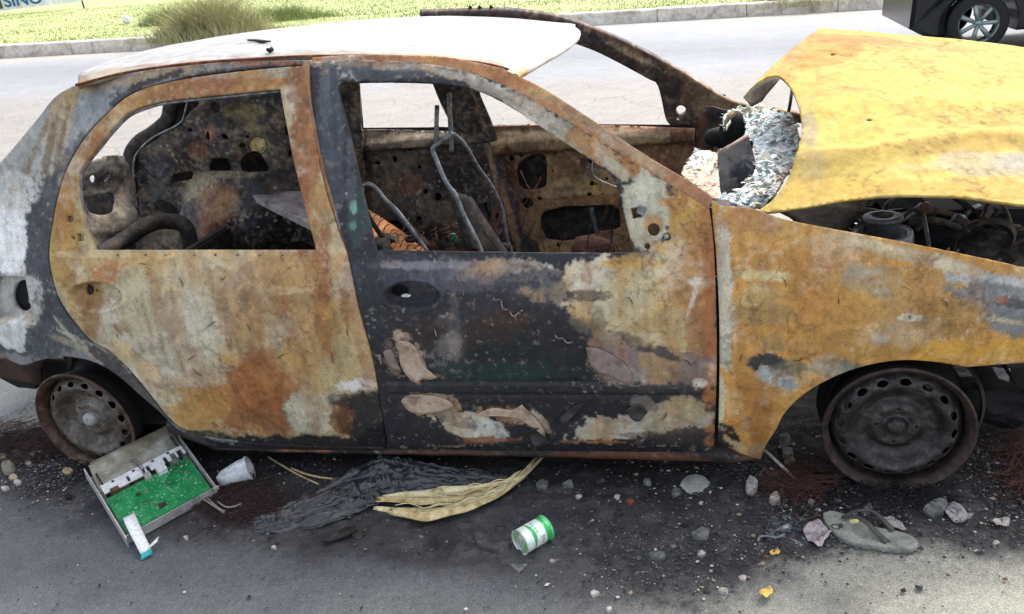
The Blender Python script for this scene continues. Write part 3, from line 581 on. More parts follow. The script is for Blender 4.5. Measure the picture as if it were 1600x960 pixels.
# ---- rear quarter
QPO = [(118, 133, 1), (87, 151), (57, 188), (17, 236), (-30, 290), (-90, 380, 1), (-90, 470), (-90, 540, 1), (0, 558), (18, 565), (37, 571), (60, 564), (93, 557), (133, 562), (160, 572), (187, 589), (213, 612), (247, 641), (285, 676), (335, 704, 1), (600, 708, 1), (600, 701, 1), (540, 699), (460, 697), (380, 691), (318, 682), (283, 671), (260, 652), (234, 619), (203, 582), (170, 551), (142, 535), (114, 504), (91, 470), (79, 431), (75, 394), (81, 348), (89, 306), (104, 261), (129, 217), (160, 182), (195, 151), (235, 134), (306, 118), (394, 107), (473, 100, 1), (476, 150), (492, 225), (509, 292), (530, 358), (545, 400), (552, 399), (536, 350), (512, 280), (497, 215), (485, 150), (484, 94, 1), (400, 95), (300, 102), (200, 115)]
quart_items = [
 (60, 250, 90, 60, (158, 160, 156), .9), (118, 150, 40, 16, (160, 130, 66), .9, .4, -30), (95, 190, 22, 50, (150, 128, 84), .85, .5, 15), (78, 230, 6, 60, (104, 86, 60), .8, .5, 12), (92, 240, 5, 60, (118, 98, 66), .8, .5, 10), (60, 225, 4, 50, (112, 96, 66), .7, .5, 20), (100, 200, 4, 50, (110, 88, 58), .7, .5, 12), (45, 260, 5, 40, (140, 130, 108), .5, .6, 20), (150, 168, 36, 28, (130, 138, 140), .95, .3, -30), (125, 200, 16, 34, (128, 136, 138), .9, .3, 25), (240, 118, 90, 9, (170, 150, 116), .8, .4, -12),
 (20, 370, 60, 70, (232, 234, 232), .97, .3), (30, 300, 40, 30, (190, 192, 186), .8), (60, 420, 22, 130, (56, 60, 68), .97, .35), (75, 320, 16, 60, (64, 68, 74), .9, .4, 10), (110, 240, 8, 50, (70, 74, 80), .8, .4, 32), (90, 500, 30, 50, (56, 60, 66), .95, .3, -35), (50, 530, 80, 30, (72, 78, 82), .95), (24, 470, 40, 42, (176, 176, 170), .95, .2), (22, 505, 40, 6, (205, 196, 170), .8), (18, 522, 20, 20, (208, 212, 212), .95, .15, 30), (32, 545, 8, 8, (200, 204, 204), .8, .15), (130, 545, 50, 5, (170, 166, 140), .6, .6, 20), (120, 530, 40, 3, (184, 180, 160), .7, .5, 25), (105, 520, 30, 2.5, (184, 180, 160), .6, .5, 50), (150, 556, 40, 4, (150, 142, 120), .6, .6, 20),  # pale blob above the white patch is a painted highlight
 (440, 702, 260, 13, (30, 29, 31), .98, .2), (300, 693, 60, 14, (34, 32, 34), .98, .2, 15), (180, 575, 60, 10, (70, 66, 66), .95, .3, 38), (240, 630, 40, 10, (84, 78, 76), .9, .3, 42), (300, 690, 50, 10, (72, 66, 64), .9, .3, 25), (450, 704, 200, 9, (34, 32, 34), .95), (430, 99, 70, 4, (160, 100, 64), .8), (350, 112, 120, 4, (60, 44, 36), .85, .5, -7), (240, 126, 60, 5, (50, 44, 44), .9, .4, -20), (200, 145, 40, 6, (58, 56, 58), .8, .4, -35), (500, 250, 9, 100, (150, 84, 44), .9, .4, -12), (480, 130, 6, 40, (160, 116, 70), .9), (540, 370, 9, 40, (110, 60, 40), .9)]
def lamp_rec(P):
    c = SIDE.hit(18, 470); return .03*sstep(.085, .07, abs(P[:, 0]-c[0]+.01))*sstep(.075, .06, abs(P[:, 2]-c[2]))
def qflange(P):  # the door recess lip stands a little behind the outer skin
    return 0*P[:, 0]
quarter = panel('rear_quarter_panel', sub(.004), QPO, [circ(26, 468, 18, 25, 20)], RUST, CAR, .0058, .014, (120, 124, 126), quart_items, ydisp(lamp_rec, lambda P: dents(P, .003, 71)), CHAR, 4)
# ---- near windscreen pillar
APO = [(784, 107, 1), (805, 117), (855, 142), (938, 196), (1022, 251), (1084, 288), (1113, 309, 1), (1106, 334, 1), (1056, 303), (996, 266), (926, 222), (846, 173), (796, 145), (742, 123), (698, 111), (640, 103), (560, 100), (487, 103, 1), (487, 90, 1), (560, 86), (680, 88), (740, 97)]
panel('windscreen_pillar', sub(.003), APO, [], RUST, CAR, .006, .03, (176, 118, 72), [(900, 180, 60, 12, (168, 140, 100), .8, .4, 34), (1000, 245, 80, 9, (170, 150, 120), .7, .4, 34), (960, 205, 60, 5, (180, 108, 70), .8, .4, 34), (1080, 292, 30, 10, (184, 118, 84), .9, .4, 35), (840, 145, 30, 10, (190, 158, 104), .7), (720, 97, 90, 6, (178, 128, 92), .7), (560, 90, 80, 5, (150, 96, 60), .8)], None, CHAR, 5)
# ---- sill
def sillprof():
    V = []; F = []; pts = [(262, 690), (330, 706), (430, 711), (600, 716), (760, 719), (900, 722), (1050, 727), (1150, 730), (1190, 722)]
    xs = [SIDE.hit(*p)[0] for p in pts]; zb = [SIDE.hit(*p)[2] for p in pts]
    xx = np.linspace(xs[0], xs[-1], 140)
    z0 = np.interp(xx, xs, zb); top = np.interp(xx, [SIDE.hit(262, 660)[0], SIDE.hit(335, 700)[0], SIDE.hit(606, 703)[0], SIDE.hit(1115, 709)[0], SIDE.hit(1188, 716)[0]], [SIDE.hit(262, 660)[2]-.02, SIDE.hit(335, 700)[2], SIDE.hit(606, 703)[2], SIDE.hit(1115, 709)[2], SIDE.hit(1188, 716)[2]])
    for i, x_ in enumerate(xx):
        t, b_ = top[i], z0[i]; h = t-b_
        for (dy, z_) in ((.05, t+.012), (.02, t+.004), (.005, t-.15*h), (.0, t-.35*h), (.006, t-.7*h), (.03, b_+.004), (.07, b_), (.16, b_+.01)):
            V.append((x_, .045+dy+.0015*math.sin(x_*37), z_))
    n = 8
    for i in range(len(xx)-1):
        for k in range(n-1): F.append((i*n+k, i*n+k+1, (i+1)*n+k+1, (i+1)*n+k))
    V = np.array(V); col = blobs(V, (40, 36, 36), [(470, 706, 40, 8, (150, 84, 44), .8), (950, 715, 120, 6, (112, 60, 40), .8), (860, 706, 60, 2, (150, 140, 130), .6), (1050, 722, 60, 6, (116, 62, 36), .8), (700, 709, 120, 3, (96, 66, 52), .7), (1160, 722, 20, 8, (90, 70, 50), .8)], SIDE, 9)  # thin pale blob along the top edge is a painted highlight
    return mesh('side_sill', V, F, RUST, CAR, True, col)
sillprof()
for nm, xx, z0, z1 in (('hinge_gap_backing', 1114, .09, .80), ('centre_pillar', 575, .09, .74)):  # hinge box added as dark backing against light leaking through the door gap
    xg = SIDE.hit(xx, 500)[0]; box(nm, (xg, .11, (z0+z1)/2), (.10, .07, z1-z0), CHAR, CAR, bev=.004)
# ---- belt sill strips (inner window ledge lips)
for nm, a, b_ in (('window_ledge', (588, 396), (986, 404)), ('window_ledge', (150, 396), (494, 395))):
    p, q = SIDE.hit(*a), SIDE.hit(*b_)
    L_ = [p+(q-p)*t+np.array([0, .012, 0]) for t in np.linspace(0, 1, 12)]
    tube(nm, L_, [.005+.0015*random.random() for _ in L_], RSTM, CAR, 6)
# ---- roof
RFO = [(*ROOF.hit(*p)[:2], 1) if p in ((121, 134), (788, 107)) else tuple(ROOF.hit(*p)[:2]) for p in ((121, 134), (200, 112), (300, 99), (400, 92), (480, 88), (600, 88), (700, 93), (760, 100), (788, 107), (830, 84), (872, 60))]
RFO += [(1.515, 1.0), (1.505, 1.2), (1.47, 1.36), (1.40, 1.43), (1.2, 1.44), (.9, 1.44), (.5, 1.44), (.2, 1.44), (.06, 1.42, 1), (.03, 1.2), (.03, .9), (.05, .6), (.10, .34)]
roof_items = [(600, 60, 200, 20, (196, 197, 197), .7, .8), (250, 105, 90, 10, (170, 166, 158), .8, .6, -12), (560, 82, 160, 5, (186, 172, 150), .7, .7), (380, 66, 60, 8, (158, 156, 152), .5, .8, -8), (700, 40, 90, 6, (170, 170, 168), .5, .8), (430, 94, 320, 3.5, (160, 96, 60), .8, .5), (740, 96, 60, 6, (196, 140, 96), .8, .5, 8), (640, 88, 100, 5, (206, 172, 136), .7, .6), (820, 90, 40, 4, (200, 170, 110), .8, .4, -28), (300, 95, 160, 6, (200, 196, 186), .6), (150, 122, 50, 10, (186, 168, 130), .85, .6, -20), (128, 126, 16, 8, (150, 112, 66), .8, .5), (450, 60, 60, 4, (196, 192, 184), .6, .6), (350, 75, 80, 5, (204, 202, 198), .6)]
def roofdisp(P):
    D = np.zeros_like(P); D[:, 2] = .004*fbm(P, 3, 3, 5)+.0012*fbm(P, 16, 3, 6); return D
roofp = panel('roof', ROOF, RFO, [], ROOFM, CAR, .011, .012, (176, 176, 174), roof_items, roofdisp, CHAR, 6, cm=.56, uvspace=True)
# header lip at the front edge of the roof
hp = [ROOF.hit(*p) for p in ((789, 107), (830, 84), (868, 64), (889, 48), (891, 40))]
V = []; F = []
hc = crv(hp, 6)
for p in hc:
    for (dx, dz) in ((-.003, .006), (.012, -.002), (.034, -.022), (.03, -.035), (-.03, -.04)): V.append(p+np.array([dx, 0, dz]))
for i in range(len(hc)-1):
    for k in range(4): F.append((i*5+k, i*5+k+1, (i+1)*5+k+1, (i+1)*5+k))
V = np.array(V); mesh('roof_header', V, F, ROOFM, CAR, True, blobs(V, (222, 222, 214), [(810, 105, 20, 12, (196, 150, 84), .9), (850, 80, 20, 6, (210, 190, 150), .7)], ROOF, 8))
# small dark bits lying on the roof
STK = mat('charred_twig', (66, 58, 50), (34, 30, 28), 60, .9)
p = [ROOF.hit(*q)+np.array([0, 0, .006]) for q in ((388, 66), (400, 66.5), (412, 68.5), (424, 68))]
tag(tube('twig', p, [.003, .004, .005, .002], STK), 'thin charred twig lying on the white roof', 'twig')
p = [ROOF.hit(*q)+np.array([0, 0, .009]) for q in ((419, 83), (423, 84.5), (426, 83), (425, 80))]
tag(tube('clip', p, [.005, .007, .006, .004], BLACKM), 'small black curled scrap on the white roof', 'scrap')
# drip rails
def rail(name, pts, surf, r, m_, off=(0, 0, 0)):
    return tube(name, [surf.hit(*p)+np.array(off) for p in smooth_open(pts)], r, m_, CAR, 6)
def smooth_open(pts, n=5): return [tuple(p[:2]) for p in crv([(a, b, 0) for a, b in pts], n)]
rail('drip_rail', [(120, 134), (200, 114), (300, 100), (400, 93), (480, 89), (600, 88.5), (700, 94), (760, 101), (786, 107)], ROOF, .004, RSTM, (0, -.004, .002))
# rear window rubber channel inside rear door frame
rail('window_channel', [(148, 388), (132, 332), (127, 282), (136, 258), (158, 230), (180, 203), (203, 181), (231, 169), (264, 161), (350, 152), (436, 143)], sub(.014), .0045, STEEL)
# ---- far roof rail and far windscreen pillar
FARMAT = CHARIN
def far_items(*a): return list(a)
FR = [(655, 21.5, 1), (740, 19), (800, 19), (850, 25), (880, 31), (940, 51), (1000, 79), (1066, 114), (1122, 149), (1160, 164), (1252, 180, 1), (1252, 193, 1), (1200, 186), (1168, 182), (1140, 192), (1125, 215), (1122, 240), (1086, 240, 1), (1084, 200), (1050, 197, 1), (1040, 185), (1028, 135), (1010, 122), (938, 84), (892, 66), (850, 48), (820, 40), (660, 34, 1)]
panel('windscreen_pillar', Surf(1, lambda x, z: far_y(x, z)-.04-.0*x, 1.1, 1.8), FR, [circ(1064, 173, 8), circ(1059, 188, 3, n=8), circ(1120, 214, 14, 11)], CHARIN, CAR, .008, .03, (52, 42, 38),
      [(970, 75, 70, 5, (150, 130, 104), .75, .6, 28), (1080, 125, 50, 6, (120, 96, 74), .7, .6, 30), (930, 62, 30, 12, (44, 46, 56), .8), (1090, 150, 30, 20, (88, 66, 50), .7), (1120, 170, 30, 20, (110, 90, 70), .6, .6), (1100, 215, 14, 30, (92, 56, 38), .8), (1000, 86, 100, 3, (96, 66, 46), .8, .4, 28), (1200, 172, 60, 4, (110, 84, 60), .7, .4, 12)],
      ydisp(lambda P: .004*fbm(P, 14, 3, 5)), CHAR, 21)
# ---- far doors: inner skins with their pressed openings, outer skins behind
FD = [(757, 198, 1), (860, 196), (960, 196), (1086, 197, 1), (1086, 240), (1090, 300), (1092, 420), (1080, 560, 1), (880, 560, 1), (838, 396), (820, 379), (809, 337), (797, 295), (786, 257), (772, 225)]
FDHL = [[(808, 264), (815, 252), (830, 243), (848, 242), (854, 252), (854, 285), (848, 294), (825, 297), (812, 290)],
        [(845, 340), (850, 331), (880, 323), (955, 320), (968, 328), (970, 355), (960, 359), (935, 362), (922, 372), (880, 377), (855, 374), (846, 358)], circ(824, 317, 9), circ(799, 248, 4.5), circ(814, 243, 4), [(922, 284, 1), (928, 284, 1), (928, 291, 1), (922, 291, 1)], circ(931, 288, 2, n=8), circ(844, 310, 3.5), circ(921, 304, 4), circ(863, 268, 2, n=8), circ(868, 241, 2, n=8), circ(948, 280, 2.5, n=8), circ(942, 303, 2, n=8), [(918, 247, 1), (926, 249, 1), (926, 257, 1), (921, 256, 1)], circ(872, 383, 2.5, 4), circ(955, 363, 2, n=8)]
def fdd(P):
    zt = at(900, 207, Y=1.5)[2]; z2 = at(900, 236, Y=1.5)[2]
    bar = -.05*sstep(z2-.005, z2+.02, P[:, 2])*sstep(zt+.03, zt-.02, P[:, 2])
    zr = at(880, 309, Y=1.5)[2]; rib = -.008*np.exp(-((P[:, 2]-zr)/.012)**2)
    return bar+rib+.006*fbm(P, 8, 3, 9)
far_i = [(930, 216, 180, 12, (140, 116, 84), .9, .4), (900, 208, 180, 3, (176, 158, 124), .7, .5), (1070, 240, 30, 50, (110, 60, 40), .9), (1020, 250, 60, 30, (124, 78, 48), .8), (900, 262, 60, 30, (134, 102, 64), .9), (900, 290, 60, 14, (150, 124, 74), .8), (800, 260, 24, 30, (84, 52, 38), .9), (830, 340, 20, 60, (118, 88, 56), .9), (900, 385, 90, 12, (140, 112, 66), .9), (880, 310, 60, 6, (126, 84, 52), .8), (950, 300, 26, 22, (150, 116, 60), .8), (980, 350, 16, 40, (120, 84, 50), .8), (940, 252, 40, 14, (92, 62, 48), .8), (815, 300, 14, 14, (88, 60, 42), .8)]
panel('front_door', FARS, FD, FDHL, CHARIN, CAR, .008, .008, (112, 82, 56), far_i, ydisp(fdd), CHAR, 22)
BKS = Surf(1, lambda x, z: far_y(x, z)-.005, 1.1, 1.9)
panel('door_skin', BKS, [(740, 197, 1), (860, 195), (960, 195), (1100, 196, 1), (1100, 300), (1100, 420), (1090, 570, 1), (860, 570, 1), (800, 420), (770, 300)], [], CHAR, CAR, .03, .004, (40, 36, 36), (), None, None, 23)
FRD = [(520, 205, 1), (620, 204), (757, 204, 1), (772, 225), (786, 257), (797, 295), (809, 337), (820, 379), (838, 396), (880, 560, 1), (540, 560, 1), (525, 380)]
frh = [circ(590, 255, 5, 3), circ(655, 262, 3), circ(665, 300, 4), circ(617, 250, 3, 5), circ(640, 235, 4, 3), circ(684, 308, 6), [(600, 350), (620, 344), (640, 352), (636, 366), (610, 366)], circ(655, 345, 5, 7), [(737, 330), (760, 326), (770, 350), (768, 380), (752, 388), (742, 360)]]
def frd(P):
    zt = at(620, 214, Y=1.5)[2]; z2 = at(620, 234, Y=1.5)[2]
    return -.05*sstep(z2-.005, z2+.02, P[:, 2])*sstep(zt+.03, zt-.02, P[:, 2])+.012*fbm(P, 9, 4, 19)
panel('rear_door', FARS, FRD, frh, CHARIN, CAR, .008, .008, (66, 58, 54),
      [(620, 218, 100, 10, (132, 118, 100), .9, .5), (620, 209, 110, 3, (170, 160, 140), .6, .5), (620, 260, 50, 20, (96, 84, 74), .7, .6), (600, 300, 40, 22, (92, 72, 60), .7, .5), (640, 290, 20, 18, (110, 72, 50), .7), (640, 330, 60, 18, (96, 86, 76), .7, .6), (700, 260, 30, 60, (40, 36, 38), .9), (650, 370, 60, 20, (30, 28, 30), .9), (570, 245, 20, 30, (60, 54, 52), .8)], ydisp(frd), CHAR, 24)
panel('door_skin', BKS, [(500, 201, 1), (620, 200), (760, 199, 1), (790, 300), (830, 420), (870, 570, 1), (520, 570, 1), (505, 380)], [], CHAR, CAR, .03, .004, (40, 36, 36), (), None, None, 25)
# far centre pillar with its pressed ridges and belt
BPO = [(672, 120, 1), (740, 118, 1), (753, 152), (772, 200), (788, 255), (803, 310), (818, 370), (838, 398), (880, 560, 1), (790, 560, 1), (775, 420), (757, 392), (735, 330), (722, 270), (708, 203), (690, 160)]
panel('centre_pillar', Surf(1, lambda x, z: far_y(x, z)-.10, 1.0, 1.7), BPO, [circ(784, 322, 4, 5), circ(777, 338, 3, 5), circ(783, 354, 4, 3), circ(781, 370, 4, 4), circ(730, 240, 3), [(754, 320), (764, 318), (768, 336), (762, 345)]], CHARIN, CAR, .007, .03, (48, 42, 42),
      [(748, 190, 9, 60, (110, 88, 68), .8, .4, -20), (770, 260, 5, 70, (150, 130, 104), .8, .4, -14), (735, 170, 8, 50, (36, 34, 38), .9, .4, -20), (782, 330, 12, 50, (98, 58, 46), .9), (800, 350, 6, 60, (140, 104, 64), .8, .4, -14), (715, 180, 14, 60, (44, 42, 48), .8), (740, 300, 14, 60, (34, 33, 38), .9)],
      ydisp(lambda P: .02*np.sin((P[:, 0]*1.0-P[:, 2]*-.1)*70)*.5), CHAR, 26)
PALEC = mat('pale_scale_rim', (132, 122, 100), (66, 58, 50), 30, .8, 0, .001, c3=(166, 156, 132))
# ---- far rear inner quarter, wheel housing and tail panel
FQ = Surf(1, lambda x, z: far_y(x, z)-.13, .9, 1.7)
FQO = [(270, 128, 1), (480, 118, 1), (560, 130, 1), (575, 395), (560, 600, 1), (210, 560, 1), (214, 400), (216, 330), (211, 300), (209, 262), (215, 240), (240, 222), (262, 206), (280, 195), (296, 176), (310, 158)]
def holes_q():
    return [circ(337, 169, 7, 9), circ(297, 204, 4, 3), circ(352, 214, 6, 4, a=.6), circ(379, 228, 4), [(331, 248, 1), (358, 247, 1), (363, 267, 1), (327, 268, 1)], [(380, 248), (392, 238), (405, 240), (420, 266), (400, 269), (378, 266)], circ(260, 326, 20, 10, a=.5), [(272, 272, 1), (303, 268, 1), (300, 280, 1), (270, 288, 1)], [(267, 283), (272, 272), (275, 282), (268, 288)], circ(386, 215, 3, 3), circ(325, 213, 3, 8), circ(448, 205, 3, 8), circ(453, 240, 3, 6)]
def quart_disp(P):
    c = at(360, 345, Y=1.35); d = np.hypot((P[:, 0]-c[0])/.36, (P[:, 2]-c[2]+.06)/.26)
    dome = -.17*sstep(1.05, .25, d)
    return dome+.018*fbm(P, 7, 4, 5)+.010*fbm(P, 20, 3, 9)
panel('inner_quarter_panel', FQ, FQO, holes_q(), CHARIN, CAR, .008, .01, (50, 46, 46),
      [(250, 235, 40, 24, (88, 78, 66), .8, .5), (245, 262, 30, 20, (44, 50, 62), .8), (290, 255, 26, 30, (30, 27, 28), .9), (310, 235, 16, 14, (104, 66, 44), .8), (330, 210, 8, 12, (124, 80, 60), .9), (385, 175, 40, 14, (104, 90, 60), .7, .6), (403, 228, 13, 15, (176, 152, 96), .95, .3), (406, 240, 9, 7, (190, 170, 120), .8), (395, 200, 18, 6, (116, 104, 76), .8, .6), (420, 250, 40, 18, (72, 66, 56), .7, .5), (350, 272, 60, 5, (120, 110, 88), .8, .4), (320, 300, 30, 26, (130, 124, 100), .8, .5, -40), (300, 330, 14, 30, (124, 122, 110), .7, .5, 20), (350, 330, 40, 46, (100, 56, 34), .85, .5), (370, 310, 20, 14, (116, 88, 56), .8), (310, 350, 26, 40, (48, 50, 60), .8), (420, 360, 50, 40, (24, 22, 24), .95), (240, 300, 20, 20, (82, 84, 80), .7), (250, 370, 40, 16, (84, 76, 62), .8, .4, -20), (440, 160, 30, 30, (36, 34, 38), .9), (300, 165, 24, 26, (66, 56, 50), .8)],
      ydisp(quart_disp), CHAR, 27)
panel('quarter_skin', BKS, [(235, 110, 1), (400, 100, 1), (560, 110, 1), (580, 395), (560, 620, 1), (120, 560, 1), (110, 400), (130, 300), (200, 255), (240, 215), (268, 185)], [], CHAR, CAR, .03, .004, (40, 36, 36), (), None, None, 28)
for cx_, cy_, rx_, ry_, Yq in ((403, 228, 14, 15, 1.335), (262, 327, 21, 11, 1.335)):
    tube('pressed_rim', [at(px__, py__, Y=Yq) for px__, py__ in circ(cx_, cy_, rx_, ry_, 22)+[circ(cx_, cy_, rx_, ry_, 22)[0]]], .0022, CHAR, CAR, 5)
# hatch pillar (far) and light seam
hp = [at(285, 128, Y=1.42), at(268, 165, Y=1.42), at(262, 188, Y=1.42), at(240, 208, Y=1.42), at(216, 224, Y=1.42), at(203, 250, Y=1.4), at(204, 300, Y=1.38), at(206, 345, Y=1.36), at(190, 375, Y=1.3)]
tube('hatch_pillar', crv(hp, 5), .034, CHAR, CAR, 10)
hp = [at(297, 140, Y=1.37), at(289, 176, Y=1.37), at(280, 194, Y=1.37), at(240, 215, Y=1.37), at(217, 236, Y=1.37), at(209, 255, Y=1.37), at(210, 290, Y=1.36), at(215, 330, Y=1.34), at(212, 345, Y=1.34)]
tube('seam_flange', crv(hp, 5), .0055, STEEL, CAR, 6)
TP = Surf(0, lambda y, z: -.52-.02*np.sin(z*20)-.04*np.cos(y*9), -1.2, 0)
TPO = [(110, 262, 1), (150, 248), (175, 243), (198, 250), (212, 300), (214, 395), (214, 480, 1), (60, 480, 1), (60, 360)]
panel('tail_panel', TP, TPO, [circ(147, 280, 4, 6), circ(169, 278, 4, 6, a=.5), [(140, 310), (165, 302), (183, 304), (178, 325), (165, 336), (140, 330)], circ(192, 386, 4)], CHARIN, CAR, .01, .01, (64, 62, 60),
      [(160, 260, 26, 14, (150, 148, 136), .8, .6), (150, 300, 20, 8, (140, 136, 122), .7, .6), (190, 290, 12, 30, (90, 84, 78), .8), (170, 350, 30, 14, (84, 78, 70), .7), (160, 280, 20, 12, (60, 62, 68), .7), (150, 385, 30, 14, (110, 104, 84), .7)],
      lambda P: np.column_stack([.02*fbm(P, 12, 3, 3), 0*P[:, 0], 0*P[:, 0]]), CHAR, 29)
# inner longitudinal member low in the rear
tube('boot_floor_rib', crv([at(150, 400, Y=.75), at(190, 378, Y=.9), at(230, 352, Y=1.0), at(262, 346, Y=1.1), at(290, 356, Y=1.12), at(300, 400, Y=1.1)], 5), .035, CHAR, CAR, 10)
# ---- floor, bulkheads
box('floor_pan', (.86, .8, .13), (2.3, 1.36, .012), BLACKM, CAR, bev=0)
tube('floor_tunnel', [(-.3, .8, .17), (.5, .8, .2), (1.2, .8, .22), (1.95, .8, .26)], .11, BLACKM, CAR, 12)
box('bulkhead', (2.02, .82, .4), (.015, 1.3, .56), CHAR, CAR, (0, -.1, 0), 0)
box('rear_cross_member', (-.2, .8, .3), (.05, 1.2, .3), CHAR, CAR, bev=.01)
# ---- grey board lying diagonally across the rear
ZB = .52
bo = [at(361, 289, Z=ZB+.06), at(405, 279, Z=ZB+.07), at(464, 279, Z=ZB+.05), at(520, 296, Z=ZB+.02), at(577, 327, Z=ZB-.02), at(628, 360, Z=ZB-.06), at(668, 392, Z=ZB-.1), at(560, 396, Z=ZB-.1), at(483, 351, Z=ZB-.02), at(430, 322, Z=ZB+.03)]
BOARD = mat('scorched_seat_board', (168, 158, 154), (104, 92, 86), 14, .75, 0, .002, c3=(196, 188, 184))
BOARDO = mat('rust_orange_seat_pan', (168, 108, 62), (96, 60, 38), 20, .8, 0, .002, c3=(186, 146, 100))
def slab(name, P, th, m_, parent, warp=.0, m2=None):
    P = [np.array(p) for p in P]; n = len(P); c = sum(P)/n; nrm = np.array([0, 0, 1.])
    V = []; F = []; K = 5
    for k in range(K+1):
        t = k/K
        for p in P: q = c+(p-c)*t; V.append(q+np.array([0, 0, warp*math.sin(q[0]*23+q[1]*17)*t]))
    for k in range(K):
        for i in range(n): F.append((k*n+i, k*n+(i+1) % n, (k+1)*n+(i+1) % n, (k+1)*n+i))
    b0 = len(V)
    for i in range(n): V.append(V[K*n+i]-nrm*th)
    for i in range(n): F.append((K*n+i, K*n+(i+1) % n, b0+(i+1) % n, b0+i))
    F.append(tuple(b0+i for i in range(n)))
    return mesh(name, V, F, m_, parent, False)
slab('seat_board', bo[:4]+[bo[3]*.5+bo[4]*.5, (at(520, 374, Z=ZB-.06))]+bo[8:], .03, BOARD, CAR, .006)
slab('seat_pan', [at(572, 325, Z=ZB-.03), at(628, 360, Z=ZB-.06), at(668, 393, Z=ZB-.1), at(560, 396, Z=ZB-.1), at(550, 370, Z=ZB-.08)], .02, BOARDO, CAR, .004)
for k in range(7):
    a = at(590+k*9, 335+k*8, Z=ZB-.02-k*.006); b_ = at(580+k*9, 352+k*7, Z=ZB-.035-k*.006)
    tube('seat_spring', crv([a, (a+b_)/2+np.array([0, 0, .012]), b_], 4), .0022, BLACKM, CAR, 5)
# ---- front seat frames
SROD = mat('pale_scorched_rod', (150, 152, 156), (92, 92, 94), 30, .45, .3, .0005, c3=(186, 188, 190))
def path(pts, Y): return crv([at(x_, y_, Y=(Y if not hasattr(Y, '__len__') else Y[i])) for i, (x_, y_) in enumerate(pts)], 6)
tube('seat_back_tube', path([(753, 395), (742, 370), (724, 335), (712, 305), (700, 290), (690, 270), (680, 245), (676, 234), (682, 226), (698, 215), (706, 207)], .62), .0078, SROD, CAR, 8)
tube('seat_back_tube', path([(706, 207), (722, 220), (733, 236), (748, 262), (765, 285), (776, 305), (786, 330), (792, 370), (800, 395)], [.64, .68, .72, .78, .84, .9, .95, 1, 1.05]), .0055, SROD, CAR, 8)
tube('headrest_rod', path([(683, 165), (682, 195), (682, 228)], .62), .0075, STEEL, CAR, 8)
tube('headrest_rod', path([(702, 146), (703, 180), (705, 215), (706, 238)], .66), .0085, STEEL, CAR, 8)
tube('seat_back_tube', path([(566, 300), (568, 290), (578, 288), (590, 297), (602, 312), (622, 331), (645, 362), (668, 393)], .75), .0070, SROD, CAR, 8)
tube('seat_back_tube', path([(566, 300), (572, 330), (590, 360), (612, 393)], .72), .009, CHAR, CAR, 8)
def sheet(name, grid, m_, parent=None, th=.003, wob=0, s=0):
    """a grid of points as a thin bent sheet"""
    G = np.array(grid, float); a, b_, _ = G.shape
    V = G.reshape(-1, 3); 
    if wob: V = V+np.column_stack([fbm(V, 9, 3, s), fbm(V, 9, 3, s+1), fbm(V, 9, 3, s+2)])*wob
    F = [(i*b_+j, i*b_+j+1, (i+1)*b_+j+1, (i+1)*b_+j) for i in range(a-1) for j in range(b_-1)]
    o = mesh(name, V, F, m_, parent); md = o.modifiers.new('thickness', 'SOLIDIFY'); md.thickness = th; md.offset = 0; return o
g = [[at(700+4*i+j*9*(1+i*.12), 296+i*12+j*3, Y=.66+.03*j) for j in range(5)] for i in range(9)]
sheet('seat_side_plate', g, CHAR, CAR, .004, .012, 4)
g = [[at(600+9*i+j*7, 325+i*9-j*1, Y=.78+.02*j) for j in range(3)] for i in range(8)]
sheet('seat_side_plate', g, CHAR, CAR, .004, .008, 7)
# clutter inside on the floor: melted lumps, wires, a scrap of green
def lump(name, c, r, m_, parent=None, sq=(1, 1, 1), amp=.35, s=0, sub_=3, fr=1.0):
    bm = bmesh.new(); bmesh.ops.create_icosphere(bm, subdivisions=sub_, radius=1)
    V = np.array([v.co[:] for v in bm.verts]); n_ = fbm(V+s*3.1, 1.4*fr, 4, s); n2 = fbm(V+s*1.7, 4*fr, 3, s+9)
    V = V*(1+amp*n_+amp*.35*n2)[:, None]*np.array(sq)*r
    for v, q in zip(bm.verts, V): v.co = q+np.array(c)
    me = bpy.data.meshes.new(name); bm.to_mesh(me); bm.free(); return link(name, me, m_, parent, amp < .3)
ROCKR = mat('rusty_scale', (132, 96, 80), (76, 52, 44), 30, .9, 0, .003)
lump('melted_lump', at(928, 392, Y=1.28), .07, ROCKR, CAR, (1.3, .6, 1.0), .3, 3)
tube('regulator_bar', path([(924, 325), (928, 345), (934, 368), (936, 378)], 1.50), .010, STEEL, CAR, 6)
for k in range(14):
    c = at(random.uniform(560, 800), random.uniform(372, 396), Y=random.uniform(.9, 1.35)); lump('melted_lump', c, random.uniform(.02, .05), random.choice([CHAR, BLACKM, RSTM]), CAR, (1, 1, .6), .5, k, 2)
GRNP = mat('green_scrap', (96, 150, 120), (50, 84, 66), 60, .6)
lump('green_scrap', at(708, 372, Y=1.1), .018, GRNP, CAR, (1.2, .6, 1), .5, 5, 2)
for k in range(10):
    x0 = random.uniform(640, 700); y0 = random.uniform(350, 392); pp = [at(x0+random.uniform(-9, 9)+q*6, y0+random.uniform(-8, 8)-q*3, Y=.9) for q in range(5)]
    tube('wire', crv(pp, 4), .0018, CHAR, CAR, 5)
rw = random.Random(12)
